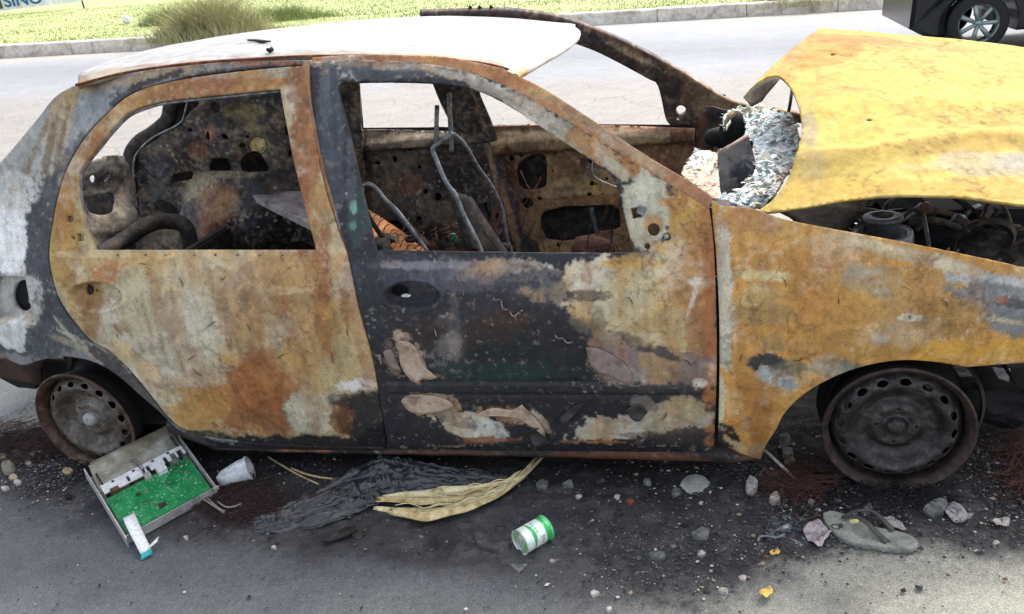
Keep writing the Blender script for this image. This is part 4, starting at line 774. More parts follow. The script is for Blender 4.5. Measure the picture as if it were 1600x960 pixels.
for k in range(26):
    x0 = rw.uniform(570, 960); y0 = rw.uniform(250, 380); Yk_ = rw.uniform(.7, 1.4); p0 = at(x0, y0, Y=Yk_)
    if p0[2] < .15: continue
    d = np.array([rw.uniform(-.2, .2), rw.uniform(-.05, .05), -rw.uniform(.05, .3)]); md_ = (p0+p0+d)/2+np.array([rw.uniform(-.05, .05), 0, -rw.uniform(0, .06)])
    tube('hanging_wire', crv([p0, md_, p0+d], 6), rw.uniform(.0012, .0028), rw.choice([CHAR, RSTM, STEEL, BLACKM]), CAR, 5)
for k in range(9):
    c0 = at(600+k*20, 384-k*2, Y=.95+.02*k); tube('seat_spring', [c0+np.array([.012*math.cos(q*.8), .012*math.sin(q*.8), .0022*q]) for q in range(30)], .0014, RSTM, CAR, 4)
# ---- bonnet
BNO = [(1280, 44, 1), (1350, 49), (1430, 56), (1520, 64), (1600, 74), (1700, 92), (1780, 120, 1), (1790, 340, 1), (1700, 326), (1600, 317), (1500, 304), (1410, 300), (1330, 305), (1260, 317), (1205, 325), (1178, 327, 1), (1205, 308), (1225, 285), (1242, 250), (1252, 210), (1250, 175), (1238, 142), (1225, 126), (1213, 120), (1195, 123), (1176, 136), (1162, 151, 1), (1185, 126), (1225, 88)]
bon_items = [(1400, 200, 200, 90, (222, 196, 92), .7, .6), (1290, 80, 60, 22, (196, 136, 58), .8, .5, -10), (1340, 62, 100, 7, (176, 116, 66), .7, .5, 4), (1235, 100, 50, 10, (206, 158, 88), .85, .4, -52), (1420, 70, 120, 6, (190, 140, 80), .6, .6, 5), (1300, 190, 60, 50, (232, 208, 100), .8, .6), (1450, 130, 90, 26, (236, 212, 100), .7, .6), (1265, 200, 14, 30, (168, 160, 150), .8, .6), (1270, 260, 20, 30, (180, 164, 130), .6, .6), (1300, 290, 90, 22, (214, 176, 76), .85, .5), (1500, 225, 90, 12, (206, 170, 90), .7, .5, -4), (1550, 250, 90, 18, (196, 186, 160), .85, .5, 3), (1590, 245, 40, 16, (176, 176, 170), .9, .4), (1440, 255, 60, 6, (200, 186, 140), .6, .5), (1500, 290, 130, 14, (206, 164, 74), .85, .5, 3), (1370, 152, 20, 3, (190, 150, 80), .7, .5, 20), (1470, 175, 30, 9, (204, 172, 90), .6, .5), (1600, 110, 60, 30, (218, 192, 92), .7), (1560, 150, 70, 14, (240, 214, 100), .6, .6), (1290, 150, 50, 8, (214, 180, 96), .6, .6, -10)]
bon_items = [tuple(list(q[:5])+[q[5]*.75]+[q[6] if len(q) > 6 else .5]+list(q[7:])) for q in bon_items]
def bondisp(P):
    D = np.zeros_like(P); cr = SP_c
    # folded crease running forward from the hinge side
    q = P[:, 1]-np.interp(P[:, 0], cr[0], cr[1]); D[:, 2] = .010*np.exp(-(q/.03)**2)-.012*sstep(0, -.09, q)*sstep(-.5, -.12, q)+.006*fbm(P, 3.2, 3, 3)+.0015*fbm(P, 12, 3, 5)
    return D
cpts = [BON.hit(*p) for p in ((1260, 247), (1350, 236), (1450, 218), (1520, 211), (1600, 210))]
SP_c = (np.array([p[0] for p in cpts]), np.array([p[1] for p in cpts])); o_ = np.argsort(SP_c[0]); SP_c = (SP_c[0][o_], SP_c[1][o_])
bonnet = panel('bonnet', BON, BNO, [circ(1301, 86, 4, 1.6, n=8), circ(1358, 189, 4, 2, n=8)], BONM, CAR, .010, .006, (214, 186, 92), bon_items, bondisp, CHAR, 41, cm=.60, warp=.5)
# underside flap curling down at the hinge corner
g = []
for i, (a, b_) in enumerate([((1162, 151), (1170, 160)), ((1176, 136), (1175, 166)), ((1195, 124), (1190, 158)), ((1210, 120), (1204, 140)), ((1219, 122), (1215, 126))]):
    p = BON.hit(*a); g.append([p+(at(*b_, Y=p[1]-.03)-p)*t+np.array([0, 0, -.002]) for t in np.linspace(0, 1, 5)])
sheet('bonnet_flap', g, mat('bonnet_underside', (84, 74, 58), (50, 42, 34), 20, .8), CAR, .004)
tube('bonnet_stay', [at(1238, 138, Y=1.25), at(1235, 160, Y=1.22), at(1231, 181, Y=1.2)], .006, CHAR, CAR, 6)
# ---- windscreen remains on the cowl: a crescent of crazed glass flakes
CW = Surf(2, lambda x, y: .70+.16*(np.asarray(y)-.3)+.0*np.asarray(x), .5, 1.1)
CRO = [(1140, 175, 1), (1155, 166), (1180, 166), (1205, 172), (1232, 185), (1247, 205), (1246, 240), (1232, 270), (1212, 298), (1190, 318), (1160, 322), (1125, 312, 1), (1148, 302), (1168, 285), (1181, 262), (1182, 235), (1172, 215), (1164, 212), (1166, 196), (1160, 180), (1148, 176), (1136, 196), (1131, 199, 1), (1130, 186)]
ASHM = attr_mat('ash_white_glass', rough=(.5, .9), dark=(.2, .2, .2), darkamt=.3, light=(.85, .88, .88), lightamt=.6, sc1=60, bd=.002)
crcol = [(1190, 200, 30, 30, (176, 206, 206), .9), (1200, 240, 30, 40, (202, 216, 218), .9), (1170, 300, 40, 14, (214, 218, 216), .9), (1160, 172, 40, 7, (190, 170, 130), .9), (1236, 200, 12, 20, (190, 176, 150), .8), (1225, 280, 12, 26, (204, 186, 160), .7, .4, 30), (1185, 325, 20, 8, (200, 180, 140), .8)]
cres = panel('windscreen_remains', CW, CRO, [], ASHM, CAR, .008, .012, (196, 202, 200), crcol, lambda P: np.column_stack([0*P[:, 0], 0*P[:, 0], .02*fbm(P, 18, 4, 3)+.01*fbm(P, 50, 2, 4)]), CHAR, 42)
# flakes
def flakes(name, surf, poly, n, size, cols, parent, lift=.01, up=.5, s=5, mat_=None, kind='stuff'):
    R = np.random.default_rng(s); poly = smooth(poly, 3); PP = np.array(poly); lo, hi = PP.min(0), PP.max(0); V = []; F = []; CL = []
    k = 0
    while k < n:
        q = R.uniform(lo, hi)
        if not inpoly(np.array([q]), PP)[0]: continue
        c = surf.hit(*q)+np.array([0, 0, R.uniform(0, lift)]); a = R.uniform(0, 6.28); t1 = np.array([math.cos(a), math.sin(a), R.normal(0, up*.5)]); t2 = np.array([-math.sin(a)*.8, math.cos(a)*.8, R.normal(0, up)])
        sz = size*R.uniform(.5, 1.4); nn = R.integers(4, 6); b0 = len(V); nrm = np.cross(t1, t2); nrm /= np.linalg.norm(nrm)
        ang = np.sort(R.uniform(0, 6.28, nn)); top = [c+sz*(t1*math.cos(w_)*R.uniform(.6, 1)+t2*math.sin(w_)*.6) for w_ in ang]
        V += top+[p-nrm*sz*.12 for p in top]; F.append(tuple(b0+i for i in range(nn))); F.append(tuple(b0+nn+i for i in range(nn-1, -1, -1)))
        for i in range(nn): F.append((b0+i, b0+(i+1) % nn, b0+nn+(i+1) % nn, b0+nn+i))
        cc = lin(cols[R.integers(len(cols))])*R.uniform(.8, 1.1); CL += [cc]*(2*nn); k += 1
    o = mesh(name, V, F, mat_ or ASHM, parent, False, np.clip(np.array(CL), 0, .9)); 
    if kind: o['kind'] = kind
    return o
flakes('glass_flakes', CW, CRO, 460, .019, [(216, 224, 224), (192, 212, 214), (232, 232, 228), (206, 212, 212), (170, 178, 178), (206, 200, 182)], CAR, .014, .5, 5)
flakes('edge_flakes', CW, [(1232, 185), (1247, 205), (1246, 240), (1232, 270), (1212, 298), (1190, 318), (1185, 312), (1205, 290), (1225, 262), (1236, 238), (1237, 210), (1226, 190)], 60, .010, [(90, 74, 60), (60, 50, 44), (190, 176, 150)], CAR, .02, .3, 6)
LWP = [(1066, 270), (1082, 240), (1098, 236), (1112, 238), (1122, 246), (1120, 262), (1124, 300), (1116, 306), (1090, 290)]
panel('scuttle_panel', CW, [(1064, 272, 1), (1084, 238), (1110, 236), (1124, 244), (1122, 265), (1127, 312, 1), (1110, 305, 1), (1086, 288)], [], ASHM, CAR, .008, .01, (196, 182, 158), [(1086, 250, 16, 14, (206, 212, 212), .9), (1105, 275, 14, 12, (200, 178, 150), .9), (1112, 295, 12, 14, (206, 164, 140), .9)], lambda P: np.column_stack([0*P[:, 0], 0*P[:, 0], .015*fbm(P, 20, 4, 8)]), CHAR, 43)
flakes('glass_flakes', CW, LWP, 90, .011, [(206, 216, 218), (180, 190, 192), (214, 196, 170), (150, 130, 110)], CAR, .02, .6, 7)
# the grey bent sheet inside the crescent, and dark ducting behind
GSH = attr_mat('scaled_grey_sheet', darkamt=.5, light=(.45, .45, .42), lightamt=.5, sc1=26, bd=.003)
GSS = Surf(1, lambda x, z: .62+.25*(np.asarray(z)-.6), .2, 1.2)
panel('air_duct', GSS, [(1121, 240, 1), (1169, 211, 1), (1176, 235), (1181, 262), (1168, 285), (1148, 302), (1127, 312, 1), (1122, 280)], [], GSH, CAR, .008, .01, (112, 110, 108), [(1160, 265, 20, 26, (46, 50, 60), .9), (1130, 260, 10, 30, (130, 126, 120), .7), (1150, 240, 16, 14, (120, 116, 112), .7), (1172, 245, 6, 26, (56, 60, 66), .7)], ydisp(lambda P: .02*fbm(P, 9, 3, 4)), CHAR, 44)
tube('air_duct_rim', [at(1121, 240, Y=.63)+np.array([0, 0, .002]), at(1145, 226, Y=.65), at(1169, 211, Y=.67)], .005, mat('pale_rust', (190, 170, 158), (140, 120, 108), 50, .8), CAR, 6)
g = [[at(1100+8*j, 172+11*i, Y=1.32-.02*j) for j in range(10)] for i in range(7)]
sheet('scuttle_back_plate', g, CHAR, CAR, .006, .03, 12)
lump('hole_shade_lump', at(1126, 214, Y=1.15), .06, BLACKM, CAR, (1, .6, .6), .1, 3)  # black lumps put in for the shade inside the dark hole
lump('hole_shade_lump', at(1148, 205, Y=1.1), .07, BLACKM, CAR, (.8, .6, 1.0), .1, 4)
# spike of bent trim at the crescent tip
tube('trim_spike', [at(1146, 176, Y=.98), at(1138, 184, Y=.97), at(1131, 199, Y=.96)], [.012, .010, .002], mat('tan_scale', (176, 150, 108), (110, 92, 66), 50, .8), CAR, 6)
# ---- engine bay
def plate(name, pts, Y, m_, th=.012, s=0, wob=.01):
    g = []; (a, b_, c, d) = pts; Ys = Y if hasattr(Y, '__len__') else (Y, Y, Y, Y)
    A, B, Cc, D = [at(*p, Y=y) for p, y in zip(pts, Ys)]
    for i in range(9):
        t = i/8; L, R_ = A+(D-A)*t, B+(Cc-B)*t; g.append([L+(R_-L)*u for u in np.linspace(0, 1, 9)])
    return sheet(name, g, m_, CAR, th, wob, s)
PL1 = mat('inner_wing_steel', (86, 74, 62), (42, 36, 34), 16, .8, 0, .003, c3=(128, 108, 84))
plate('inner_wing', [(1190, 318), (1360, 296), (1330, 350), (1300, 372)], (.5, .6, .4, .3), PL1, .02, 3, .02)
plate('inner_wing', [(1330, 300), (1480, 296), (1560, 420), (1400, 420)], (1.3, 1.32, 1.2, 1.15), BLACKM, .02, 5, .03)
plate('engine_cover_plate', [(1385, 300), (1450, 300), (1440, 352), (1392, 345)], (.95, .95, .85, .85), PL1, .012, 8, .02)
box('engine_block', (2.72, .78, .42), (.42, .5, .4), BLACKM, CAR, (.05, .1, .2), .03)
lump('engine_lump', at(1460, 372, Y=.55), .1, BLACKM, CAR, (1.6, 1, .6), .4, 9)
lump('engine_lump', at(1520, 392, Y=.5), .1, CHAR, CAR, (1.4, 1, .6), .4, 10)
lump('engine_lump', at(1580, 398, Y=.5), .1, CHAR, CAR, (1.4, 1, .7), .4, 11)
lump('engine_lump', at(1560, 350, Y=.95), .12, CHAR, CAR, (1.5, 1, .5), .35, 12)
lump('engine_lump', at(1400, 385, Y=.6), .09, BLACKM, CAR, (1.4, 1, .6), .4, 13)
# strut tower
st = at(1378, 362, Y=.34)
lathe('strut_tower', [(.085, -.2), (.082, -.03), (.078, .0), (.070, .004), (.062, -.004), (.060, -.035), (.0, -.04)], STEEL, CAR, st, 'Z', 40, Euler((.05, 0, 0)).to_matrix())
lathe('strut_mount', [(.038, -.04), (.038, .032), (.050, .034), (.052, .040), (.048, .045), (.028, .046), (.024, .038), (.0, .036)], mat('grey_strut', (98, 100, 104), (60, 60, 62), 40, .6, .3), CAR, st, 'Z', 32)
lump('ash_pile', st+np.array([0, 0, .042]), .02, CHAR, CAR, (1, .8, .3), .5, 4)
lump('white_bulb', at(1363, 330, Y=.75), .012, mat('white_ash', (220, 220, 214), (160, 160, 156), 60, .8), CAR, (1, 1, .9), .3, 3)
lathe('scorched_ring', [(.075, -.012), (.086, 0), (.075, .012), (.066, 0), (.075, -.012)], CHAR, CAR, at(1535, 378, Y=.42), 'Y', 28, Euler((.4, 0, .1)).to_matrix())
for q in range(3): lathe('scorched_ring', [(.03, -.008), (.036, 0), (.03, .008), (.024, 0), (.03, -.008)], PL1, CAR, at(1588+q*6, 372+q*16, Y=.45), 'Y', 20, Euler((.3, 0, .3)).to_matrix())
rr = random.Random(3)
for k in range(100):
    x0 = rr.uniform(1340, 1600); y0 = rr.uniform(322, 372)+max(0, (x0-1500))*.22; Yd = rr.uniform(.4, .85); a = at(x0, y0, Y=Yd)
    t = rr.random()
    mm = rr.choice([CHAR, BLACKM, PL1, STEEL, PL1, ROCKR, CHAR])
    if t < .45:
        d = np.array([rr.uniform(-.12, .12), rr.uniform(-.08, .08), rr.uniform(-.03, .06)]); tube('hose', crv([a-d, a+np.array([0, 0, rr.uniform(0, .03)]), a+d*.8], 5), rr.uniform(.003, .011), mm, CAR, 7)
    elif t < .75: box('bracket', a, (rr.uniform(.015, .06), rr.uniform(.01, .04), rr.uniform(.008, .04)), mm, CAR, (rr.uniform(-1, 1), rr.uniform(-1, 1), rr.uniform(0, 3)), .002, .003)
    else: lump('engine_scrap', a, rr.uniform(.012, .035), mm, CAR, (1, 1, .8), .5, k, 2)
tube('hook', crv([at(1434, 320, Y=.9), at(1437, 312, Y=.9), at(1434, 307, Y=.9), at(1431, 311, Y=.9)], 4), .003, CHAR, CAR, 5)
tube('hook', crv([at(1456, 326, Y=.9), at(1458, 317, Y=.9), at(1462, 312, Y=.9), at(1456, 312, Y=.9)], 4), .003, CHAR, CAR, 5)
tube('link_bar', [at(1458, 340, Y=.7), at(1480, 332, Y=.75), at(1510, 320, Y=.8)], .006, mat('pale_bar', (190, 190, 184), (130, 128, 120), 60, .6), CAR, 6)
# far wing top and bonnet slam panel parts
plate('far_wing', [(1180, 200), (1405, 296), (1440, 330), (1180, 240)], (1.42, 1.4, 1.35, 1.38), CHAR, .02, 15, .01)
plate('far_wing', [(1448, 296), (1540, 296), (1535, 322), (1480, 318)], (1.4, 1.4, 1.35, 1.35), CHAR, .02, 16, .01)
plate('front_panel', [(1535, 332), (1680, 360), (1690, 480), (1530, 420)], (1.15, .5, .4, .9), PL1, .02, 17, .03)
box('latch_post', at(1541, 316, Y=1.2), (.035, .02, .07), RSTM, CAR, (0, .1, 0), .003)
box('latch_post', at(1549, 326, Y=1.2), (.05, .02, .018), RSTM, CAR, (0, 0, 0), .003)
# ---- underside darkness: wheel arches, inner structures, axle
for (cx, a0, a1, R_) in ((2.44, .3, 3.3, .30), (0.0, .2, 2.3, .30)):
    lathe('wheel_arch_liner', [(R_, .09), (R_, .45), (R_*.2, .46)], BLACKM, CAR, (cx, 0, .19), 'Y', 40, None, arc=(a0, a1))
tube('rear_axle', [(0, .2, .17), (0, 1.4, .17)], .035, BLACKM, CAR, 10)
tube('front_axle', [(2.44, .2, .17), (2.44, 1.4, .17)], .035, BLACKM, CAR, 10)
plate('rear_valance', [(-90, 552), (70, 562), (64, 600), (-90, 572)], (.22, .14, .2, .3), mat('brown_valance', (78, 58, 48), (40, 32, 30), 14, .8, 0, .003), .015, 31, .01)
plate('rear_valance', [(-20, 578), (60, 585), (58, 606), (30, 604)], (.25, .2, .25, .28), BLACKM, .01, 32, .006)
plate('daylight_gap_plate', [(30, 556), (150, 562), (160, 606), (62, 604)], (.34, .3, .3, .34), BLACKM, .02, 37, .01)  # black plate added to block daylight between valance and rear wheel
plate('bumper_beam', [(1515, 572), (1700, 572), (1700, 610), (1530, 604)], (.3, .3, .3, .3), BLACKM, .03, 34, .03)
plate('bumper_beam', [(1548, 574), (1575, 578), (1572, 598), (1556, 590)], (.24, .24, .24, .24), STEEL, .01, 35, .01)
lump('melted_bumper', at(1570, 625, Y=.35), .1, BLACKM, CAR, (1.5, .8, .7), .5, 3)
# ---- wheels
def wheel(c, R_, tilt, disc_m, lip_m, cap_m, label=None, s=0, nslot=16, w2=.0):
    root = empty('wheel', c); root.parent = CAR; root.matrix_parent_inverse = Matrix.Translation((-1.2, -.8, 0)); bpy.context.view_layer.update()
    rot = Euler(tilt).to_matrix(); sc_ = R_/.185
    def T(P): return np.array([np.array(rot @ Vector(p*sc_))+np.array(c) for p in P])
    prof = spl([0, .03, .033, .058, .066, .078, .100, .118, .128, .142, .152, .160, .1645], [.050, .050, .048, .046, .056, .060, .050, .030, .0265, .029, .040, .052, .056])
    prof0 = lambda r: np.interp(r, [0, .028, .032, .055, .064, .076, .098, .112, .125, .140, .150, .158, .1645], [.034, .034, .034, .031, .040, .052, .044, .024, .016, .018, .028, .042, .054])
    holes = []
    for k in range(nslot):
        a = 2*math.pi*k/nslot+s; holes.append(circ(.139*math.cos(a), .139*math.sin(a), .0088, .0140, 14, a))
    for k in range(4):
        a = 2*math.pi*k/4+s+.5; holes.append(circ(.050*math.cos(a), .050*math.sin(a), .0055, None, 10))
    for k in range(4):
        a = 2*math.pi*k/4+s+1.2; holes.append(circ(.050*math.cos(a), .050*math.sin(a), .0035, None, 10))
    SF = Surf(1, lambda x, z: prof0(np.hypot(x, z)), -1, 1)
    o = panel('wheel_disc', SF, [(.1645*math.cos(a), .1645*math.sin(a)) for a in np.linspace(0, 2*math.pi, 48, endpoint=False)], holes, disc_m, None, .006, 0, (120, 120, 120), (), None, None, 5, 1, 2, True)
    me = o.data; V = np.array([v.co[:] for v in me.vertices]); V = T(V)
    for v, q in zip(me.vertices, V): v.co = q
    me.update(); o.parent = root; o.matrix_parent_inverse = Matrix.Translation(-Vector([float(v) for v in c]))
    md = o.modifiers.new('thickness', 'SOLIDIFY'); md.thickness = .004; md.offset = -1
    Cc = Vector([float(v) for v in c])
    sc3 = Matrix.Diagonal((sc_,)*3)
    def ll(name, pr, m_, seg=72):
        return lathe(name, pr, m_, root, Cc, 'Y', seg, (rot @ sc3))
    ll('rim', [(.1655, .058), (.166, .030), (.168, .014), (.176, .008), (.180, .002), (.1835, .0), (.187, .003), (.1865, .010), (.181, .014)], lip_m)
    ll('rim_barrel', [(.181, .0145), (.173, .022), (.170, .04), (.169, .065), (.158, .085), (.158, .13), (.168, .145), (.170, .158), (.184, .162), (.187, .156)], BLACKM)
    ll('hub_cap', [(.0, .016), (.012, .0165), (.020, .019), (.0235, .024), (.0245, .038)], cap_m, 32)
    ll('hub_ring', [(.026, .036), (.029, .030), (.033, .030), (.036, .036)], disc_m, 32)
    for k in range(4):
        a = 2*math.pi*k/4+s+.5; bc = rot @ Vector((.050*math.cos(a)*sc_, 
 .036*sc_, .050*math.sin(a)*sc_))+Cc
        lathe('wheel_bolt', [(0, -.004), (.007, -.004), (.0085, 0), (.0085, .012)], lip_m, root, bc, 'Y', 6, rot)
    ll('brake_drum', [(0, .075), (.10, .075), (.105, .08), (.105, .13), (0, .13)], BLACKM, 32)
    return root
CAPW = mat('white_hub_cap', (186, 188, 188), (140, 142, 142), 60, .5, .2)
wr = wheel((-.062, .035, .172), .186, (.04, 0, -.05), RIMG, RIMR, CAPW, s=.1)
wf = wheel((2.443, .04, .178), .187, (.03, 0, -.02), RIMD, RIMF, RIMD, s=.3)
wheel((-.01, 1.5, .178), .186, (0, 0, math.pi), RIMD, RIMR, RIMD, s=.3); wheel((2.443, 1.5, .178), .187, (0, 0, math.pi), RIMD, RIMR, RIMD, s=.3)
lathe('drum_rust_ring', [(.19, .0), (.2, .01), (.19, .02)], BLACKM, CAR, (2.47, .12, .2), 'Y', 48)
# ---- peeled paint flakes curling off the front door
def flake_poly(name, pts, m_, lift, curl, parent, s=0):
    """curled paint sheet: fixed along its first edge and lifting away from the door"""
    P = [SIDE.hit(*p) for p in smooth(pts, 4)]; n = len(P); c = sum(P)/n; V = []; F = []; K = 4
    w_ = max(np.linalg.norm(p-c) for p in P)
    for k in range(K+1):
        for p in P:
            q = c+(p-c)*k/K; r = np.linalg.norm(q-c)/w_; V.append(q+np.array([0, -.004-lift*(r**2)*(1+curl*math.sin(3*math.atan2(q[2]-c[2], q[0]-c[0])+s)), 0]))
    for k in range(K):
        for i in range(n): F.append((k*n+i, k*n+(i+1) % n, (k+1)*n+(i+1) % n, (k+1)*n+i))
    o = mesh(name, V, F, m_, parent); md = o.modifiers.new('thickness', 'SOLIDIFY'); md.thickness = .0015; return o
PEACH = mat('scorched_primer', (176, 152, 130), (112, 92, 82), 14, .7, 0, .0008, c3=(188, 170, 150)); TAUP = mat('scorched_taupe_primer', (130, 114, 108), (84, 72, 70), 12, .7, 0, .0008, c3=(146, 130, 122)); DARKP = mat('charred_paint_curl', (66, 62, 62), (30, 30, 32), 20, .6)
flake_poly('paint_flake', [(626, 530, 1), (640, 532), (652, 545), (662, 570), (684, 588, 1), (676, 592), (662, 590, 1), (652, 597, 1), (636, 585), (626, 565)], PEACH, .009, .4, front_door, 1)
flake_poly('paint_flake', [(600, 548, 1), (612, 545), (618, 560), (628, 578, 1), (616, 576), (604, 562)], TAUP, .006, .4, front_door, 2)
flake_poly('paint_flake', [(628, 625, 1), (640, 616), (680, 618), (704, 626), (710, 634, 1), (690, 642), (660, 646), (640, 640)], PEACH, .006, .3, front_door, 3)
flake_poly('paint_flake', [(742, 645, 1), (770, 636), (800, 640), (816, 631, 1), (834, 650), (850, 668), (852, 678, 1), (836, 664), (812, 652), (780, 648)], PEACH, .012, .5, front_door, 4)
flake_poly('paint_flake', [(916, 540, 1), (940, 545), (975, 566), (990, 590), (980, 598, 1), (958, 590), (934, 580, 1), (922, 566)], TAUP, .010, .4, front_door, 5)
flake_poly('paint_flake', [(978, 638, 1), (998, 630), (1012, 642, 1), (1000, 655), (986, 652)], DARKP, .008, .4, front_door, 6)
flake_poly('paint_flake', [(874, 652, 1), (900, 632), (914, 626, 1), (905, 640), (884, 658)], DARKP, .014, .4, front_door, 7)
flake_poly('paint_flake', [(822, 672, 1), (836, 664), (852, 676), (858, 690, 1), (838, 692)], DARKP, .016, .6, front_door, 8)
tube('loose_strip', [SIDE.hit(*p)+np.array([0, -.006-.01*math.sin(i), 0]) for i, p in enumerate(smooth_open([(772, 464), (782, 470), (792, 484), (806, 491), (818, 482)]))], .002, TAUP, front_door, 5)
tube('loose_strip', [SIDE.hit(*p)+np.array([0, -.006-.008*math.sin(i), 0]) for i, p in enumerate(smooth_open([(868, 522), (880, 530), (894, 534)]))], .002, TAUP, front_door, 5)
# curled edges of blistered paint standing off the doors
CURL = mat('pale_paint_curl', (186, 172, 140), (120, 100, 72), 40, .8, 0, .0005); CURLD = mat('dark_paint_curl', (96, 76, 60), (56, 46, 40), 40, .8, 0, .0005)
rc_ = random.Random(8)
for own, lst in ((rear_door, [(372, 505, 18, 60), (386, 512, 14, 95), (332, 512, 20, 10), (420, 500, 26, -5), (310, 578, 22, 15), (300, 560, 16, -40), (285, 440, 20, 70), (440, 560, 24, -10), (520, 560, 20, 80), (500, 470, 16, 40), (250, 540, 16, 30), (350, 436, 14, 0), (470, 590, 16, 20), (545, 520, 12, 70), (225, 410, 16, 10)]), (front_door, [(1000, 455, 18, -30), (985, 470, 14, 60), (1040, 480, 20, -60), (930, 470, 16, 0), (960, 510, 20, 20), (1050, 430, 14, 30), (1075, 560, 18, -10), (1040, 650, 16, -60), (800, 690, 16, 20), (680, 520, 14, 80)]), (fender, [(1230, 435, 18, 10), (1310, 470, 14, 80), (1420, 450, 20, 20), (1480, 470, 18, 10), (1180, 600, 14, 70), (1160, 560, 14, 90), (1250, 560, 16, -30)])):
    for (x_, y_, L_, a_) in lst:
        a_ = math.radians(a_+rc_.uniform(-15, 15)); pts = []; px_, py_ = x_-L_*.5*math.cos(a_), y_-L_*.5*math.sin(a_); tt = a_
        for q in range(6): pts.append(SIDE.hit(px_, py_)+np.array([0, -.001-.003*math.sin(q*.6), 0])); tt += rc_.uniform(-.5, .5); px_ += L_/5*math.cos(tt); py_ += L_/5*math.sin(tt)
        cpt = crv(pts, 4); tube('paint_curl', cpt, [.0003+.0011*math.sin(math.pi*i/(len(cpt)-1)) for i in range(len(cpt))], rc_.choice([CURL, CURLD, CURLD]), own, 5)
for k in range(9):
    lathe('ledge_clip', [(0, -.004), (.003, -.003), (.004, 0)], STEEL, rear_door, SIDE.hit(185+k*36+(k*k*7) % 13, 398)+np.array([0, -.002, 0]), 'Y', 8)
# handle backing plates
def plate_back(cx, cy, rx, ry, nm, m_, off, parent):
    V = [SIDE.hit(cx+dx, cy+dy)+np.array([0, off, 0]) for dx, dy in circ(0, 0, rx, ry, 20)]; return mesh(nm, V, [tuple(range(20))], m_, parent, False)
plate_back(643, 463, 50, 26, 'handle_well_back', BLACKM, .055, front_door); plate_back(148, 464, 46, 24, 'handle_well_back', CHAR, .05, rear_door)
lump('white_flake', SIDE.hit(632, 466)+np.array([0, .018, 0]), .009, mat('white_flake', (220, 220, 216), (150, 150, 150), 80, .8), front_door, (1.6, .5, .6), .5, 3, 2)
tube('latch_wire', [SIDE.hit(*p)+np.array([0, .03, 0]) for p in ((33, 447), (36, 462), (35, 478), (42, 484), (43, 462), (34, 460))], .003, STEEL, quarter, 5)
box('lamp_cavity', SIDE.hit(26, 468)+np.array([0, .12, 0]), (.16, .12, .17), BLACKM, quarter, bev=0)
lathe('bolt', [(0, -.006), (.006, -.006), (.007, 0), (.007, .01)], STEEL, front_door, SIDE.hit(1041, 371)+np.array([0, .006, 0]), 'Y', 10)
box('mirror_bracket', SIDE.hit(1002, 328)+np.array([0, -.004, 0]), (.02, .006, .022), STEEL, front_door, (0, .4, 0), .002)
# =================================================================== things on the ground
def vec(*p): return np.array(p, float)
def ghit(x, y, dz=0): return at(x, y, Z=dz)
# ---- appliance chassis with a green circuit board
MTL = mat('tray_grey_metal', (176, 178, 174), (128, 126, 118), 10, .45, .35, .0005, c3=(198, 200, 198)); MTLD = mat('tray_stained_floor', (132, 128, 112), (96, 90, 72), 9, .6, .3, .0008, c3=(168, 168, 160))
WPL = mat('white_plastic', (222, 226, 226), (196, 200, 200), 20, .45, 0, .0003); DKP = mat('dark_component', (52, 48, 44), (30, 28, 26), 60, .6)
FL, FR, BL, BR = at(199, 849, Z=.012), at(338, 772, Z=.012), at(138, 748, Z=.065), at(272, 681, Z=.065)
bx_ = empty('control_box', (FL+FR+BL+BR)/4); tag(bx_, 'open grey metal control box with a green circuit board, leaning by the rear wheel', 'electronic box')
nrm = np.cross(FR-FL, BL-FL); nrm /= np.linalg.norm(nrm)
def bxp(u, v, h): return FL*(1-u)*(1-v)+FR*u*(1-v)+BL*(1-u)*v+BR*u*v+nrm*h
def quadbox(name, u0, u1, v0, v1, h0, h1, m_, parent, nu=1, nv=1):
    V = [bxp(u, v, h) for h in (h0, h1) for v in (v0, v1) for u in (u0, u1)]
    return mesh(name, V, [(0, 2, 3, 1), (4, 5, 7, 6), (0, 1, 5, 4), (2, 6, 7, 3), (0, 4, 6, 2), (1, 3, 7, 5)], m_, parent, False)
quadbox('tray_floor', .01, .99, .01, .99, 0, .002, MTLD, bx_)
quadbox('tray_wall', .0, 1.0, -.008, .0, -.002, .028, MTL, bx_)
quadbox('tray_wall', .06, .97, 1.0, 1.008, -.002, .05, MTLD, bx_)
quadbox('tray_wall', -.012, .0, -.05, 1.03, -.002, .034, MTL, bx_)
quadbox('tray_wall', 1.0, 1.012, -.02, 1.03, -.002, .034, MTL, bx_)
quadbox('tray_flange', .97, 1.03, -.04, -.02, .024, .034, MTL, bx_)
# back sheet slopes away, stained
V = [bxp(.04, 1.0, .045), bxp(.97, 1.0, .045), bxp(.99, .72, .004), bxp(.02, .72, .004)]
mesh('stained_back_sheet', V+[v-nrm*.002 for v in V], [(0, 3, 2, 1), (4, 5, 6, 7), (0, 1, 5, 4), (1, 2, 6, 5), (2, 3, 7, 6), (3, 0, 4, 7)], MTLD, bx_, False)
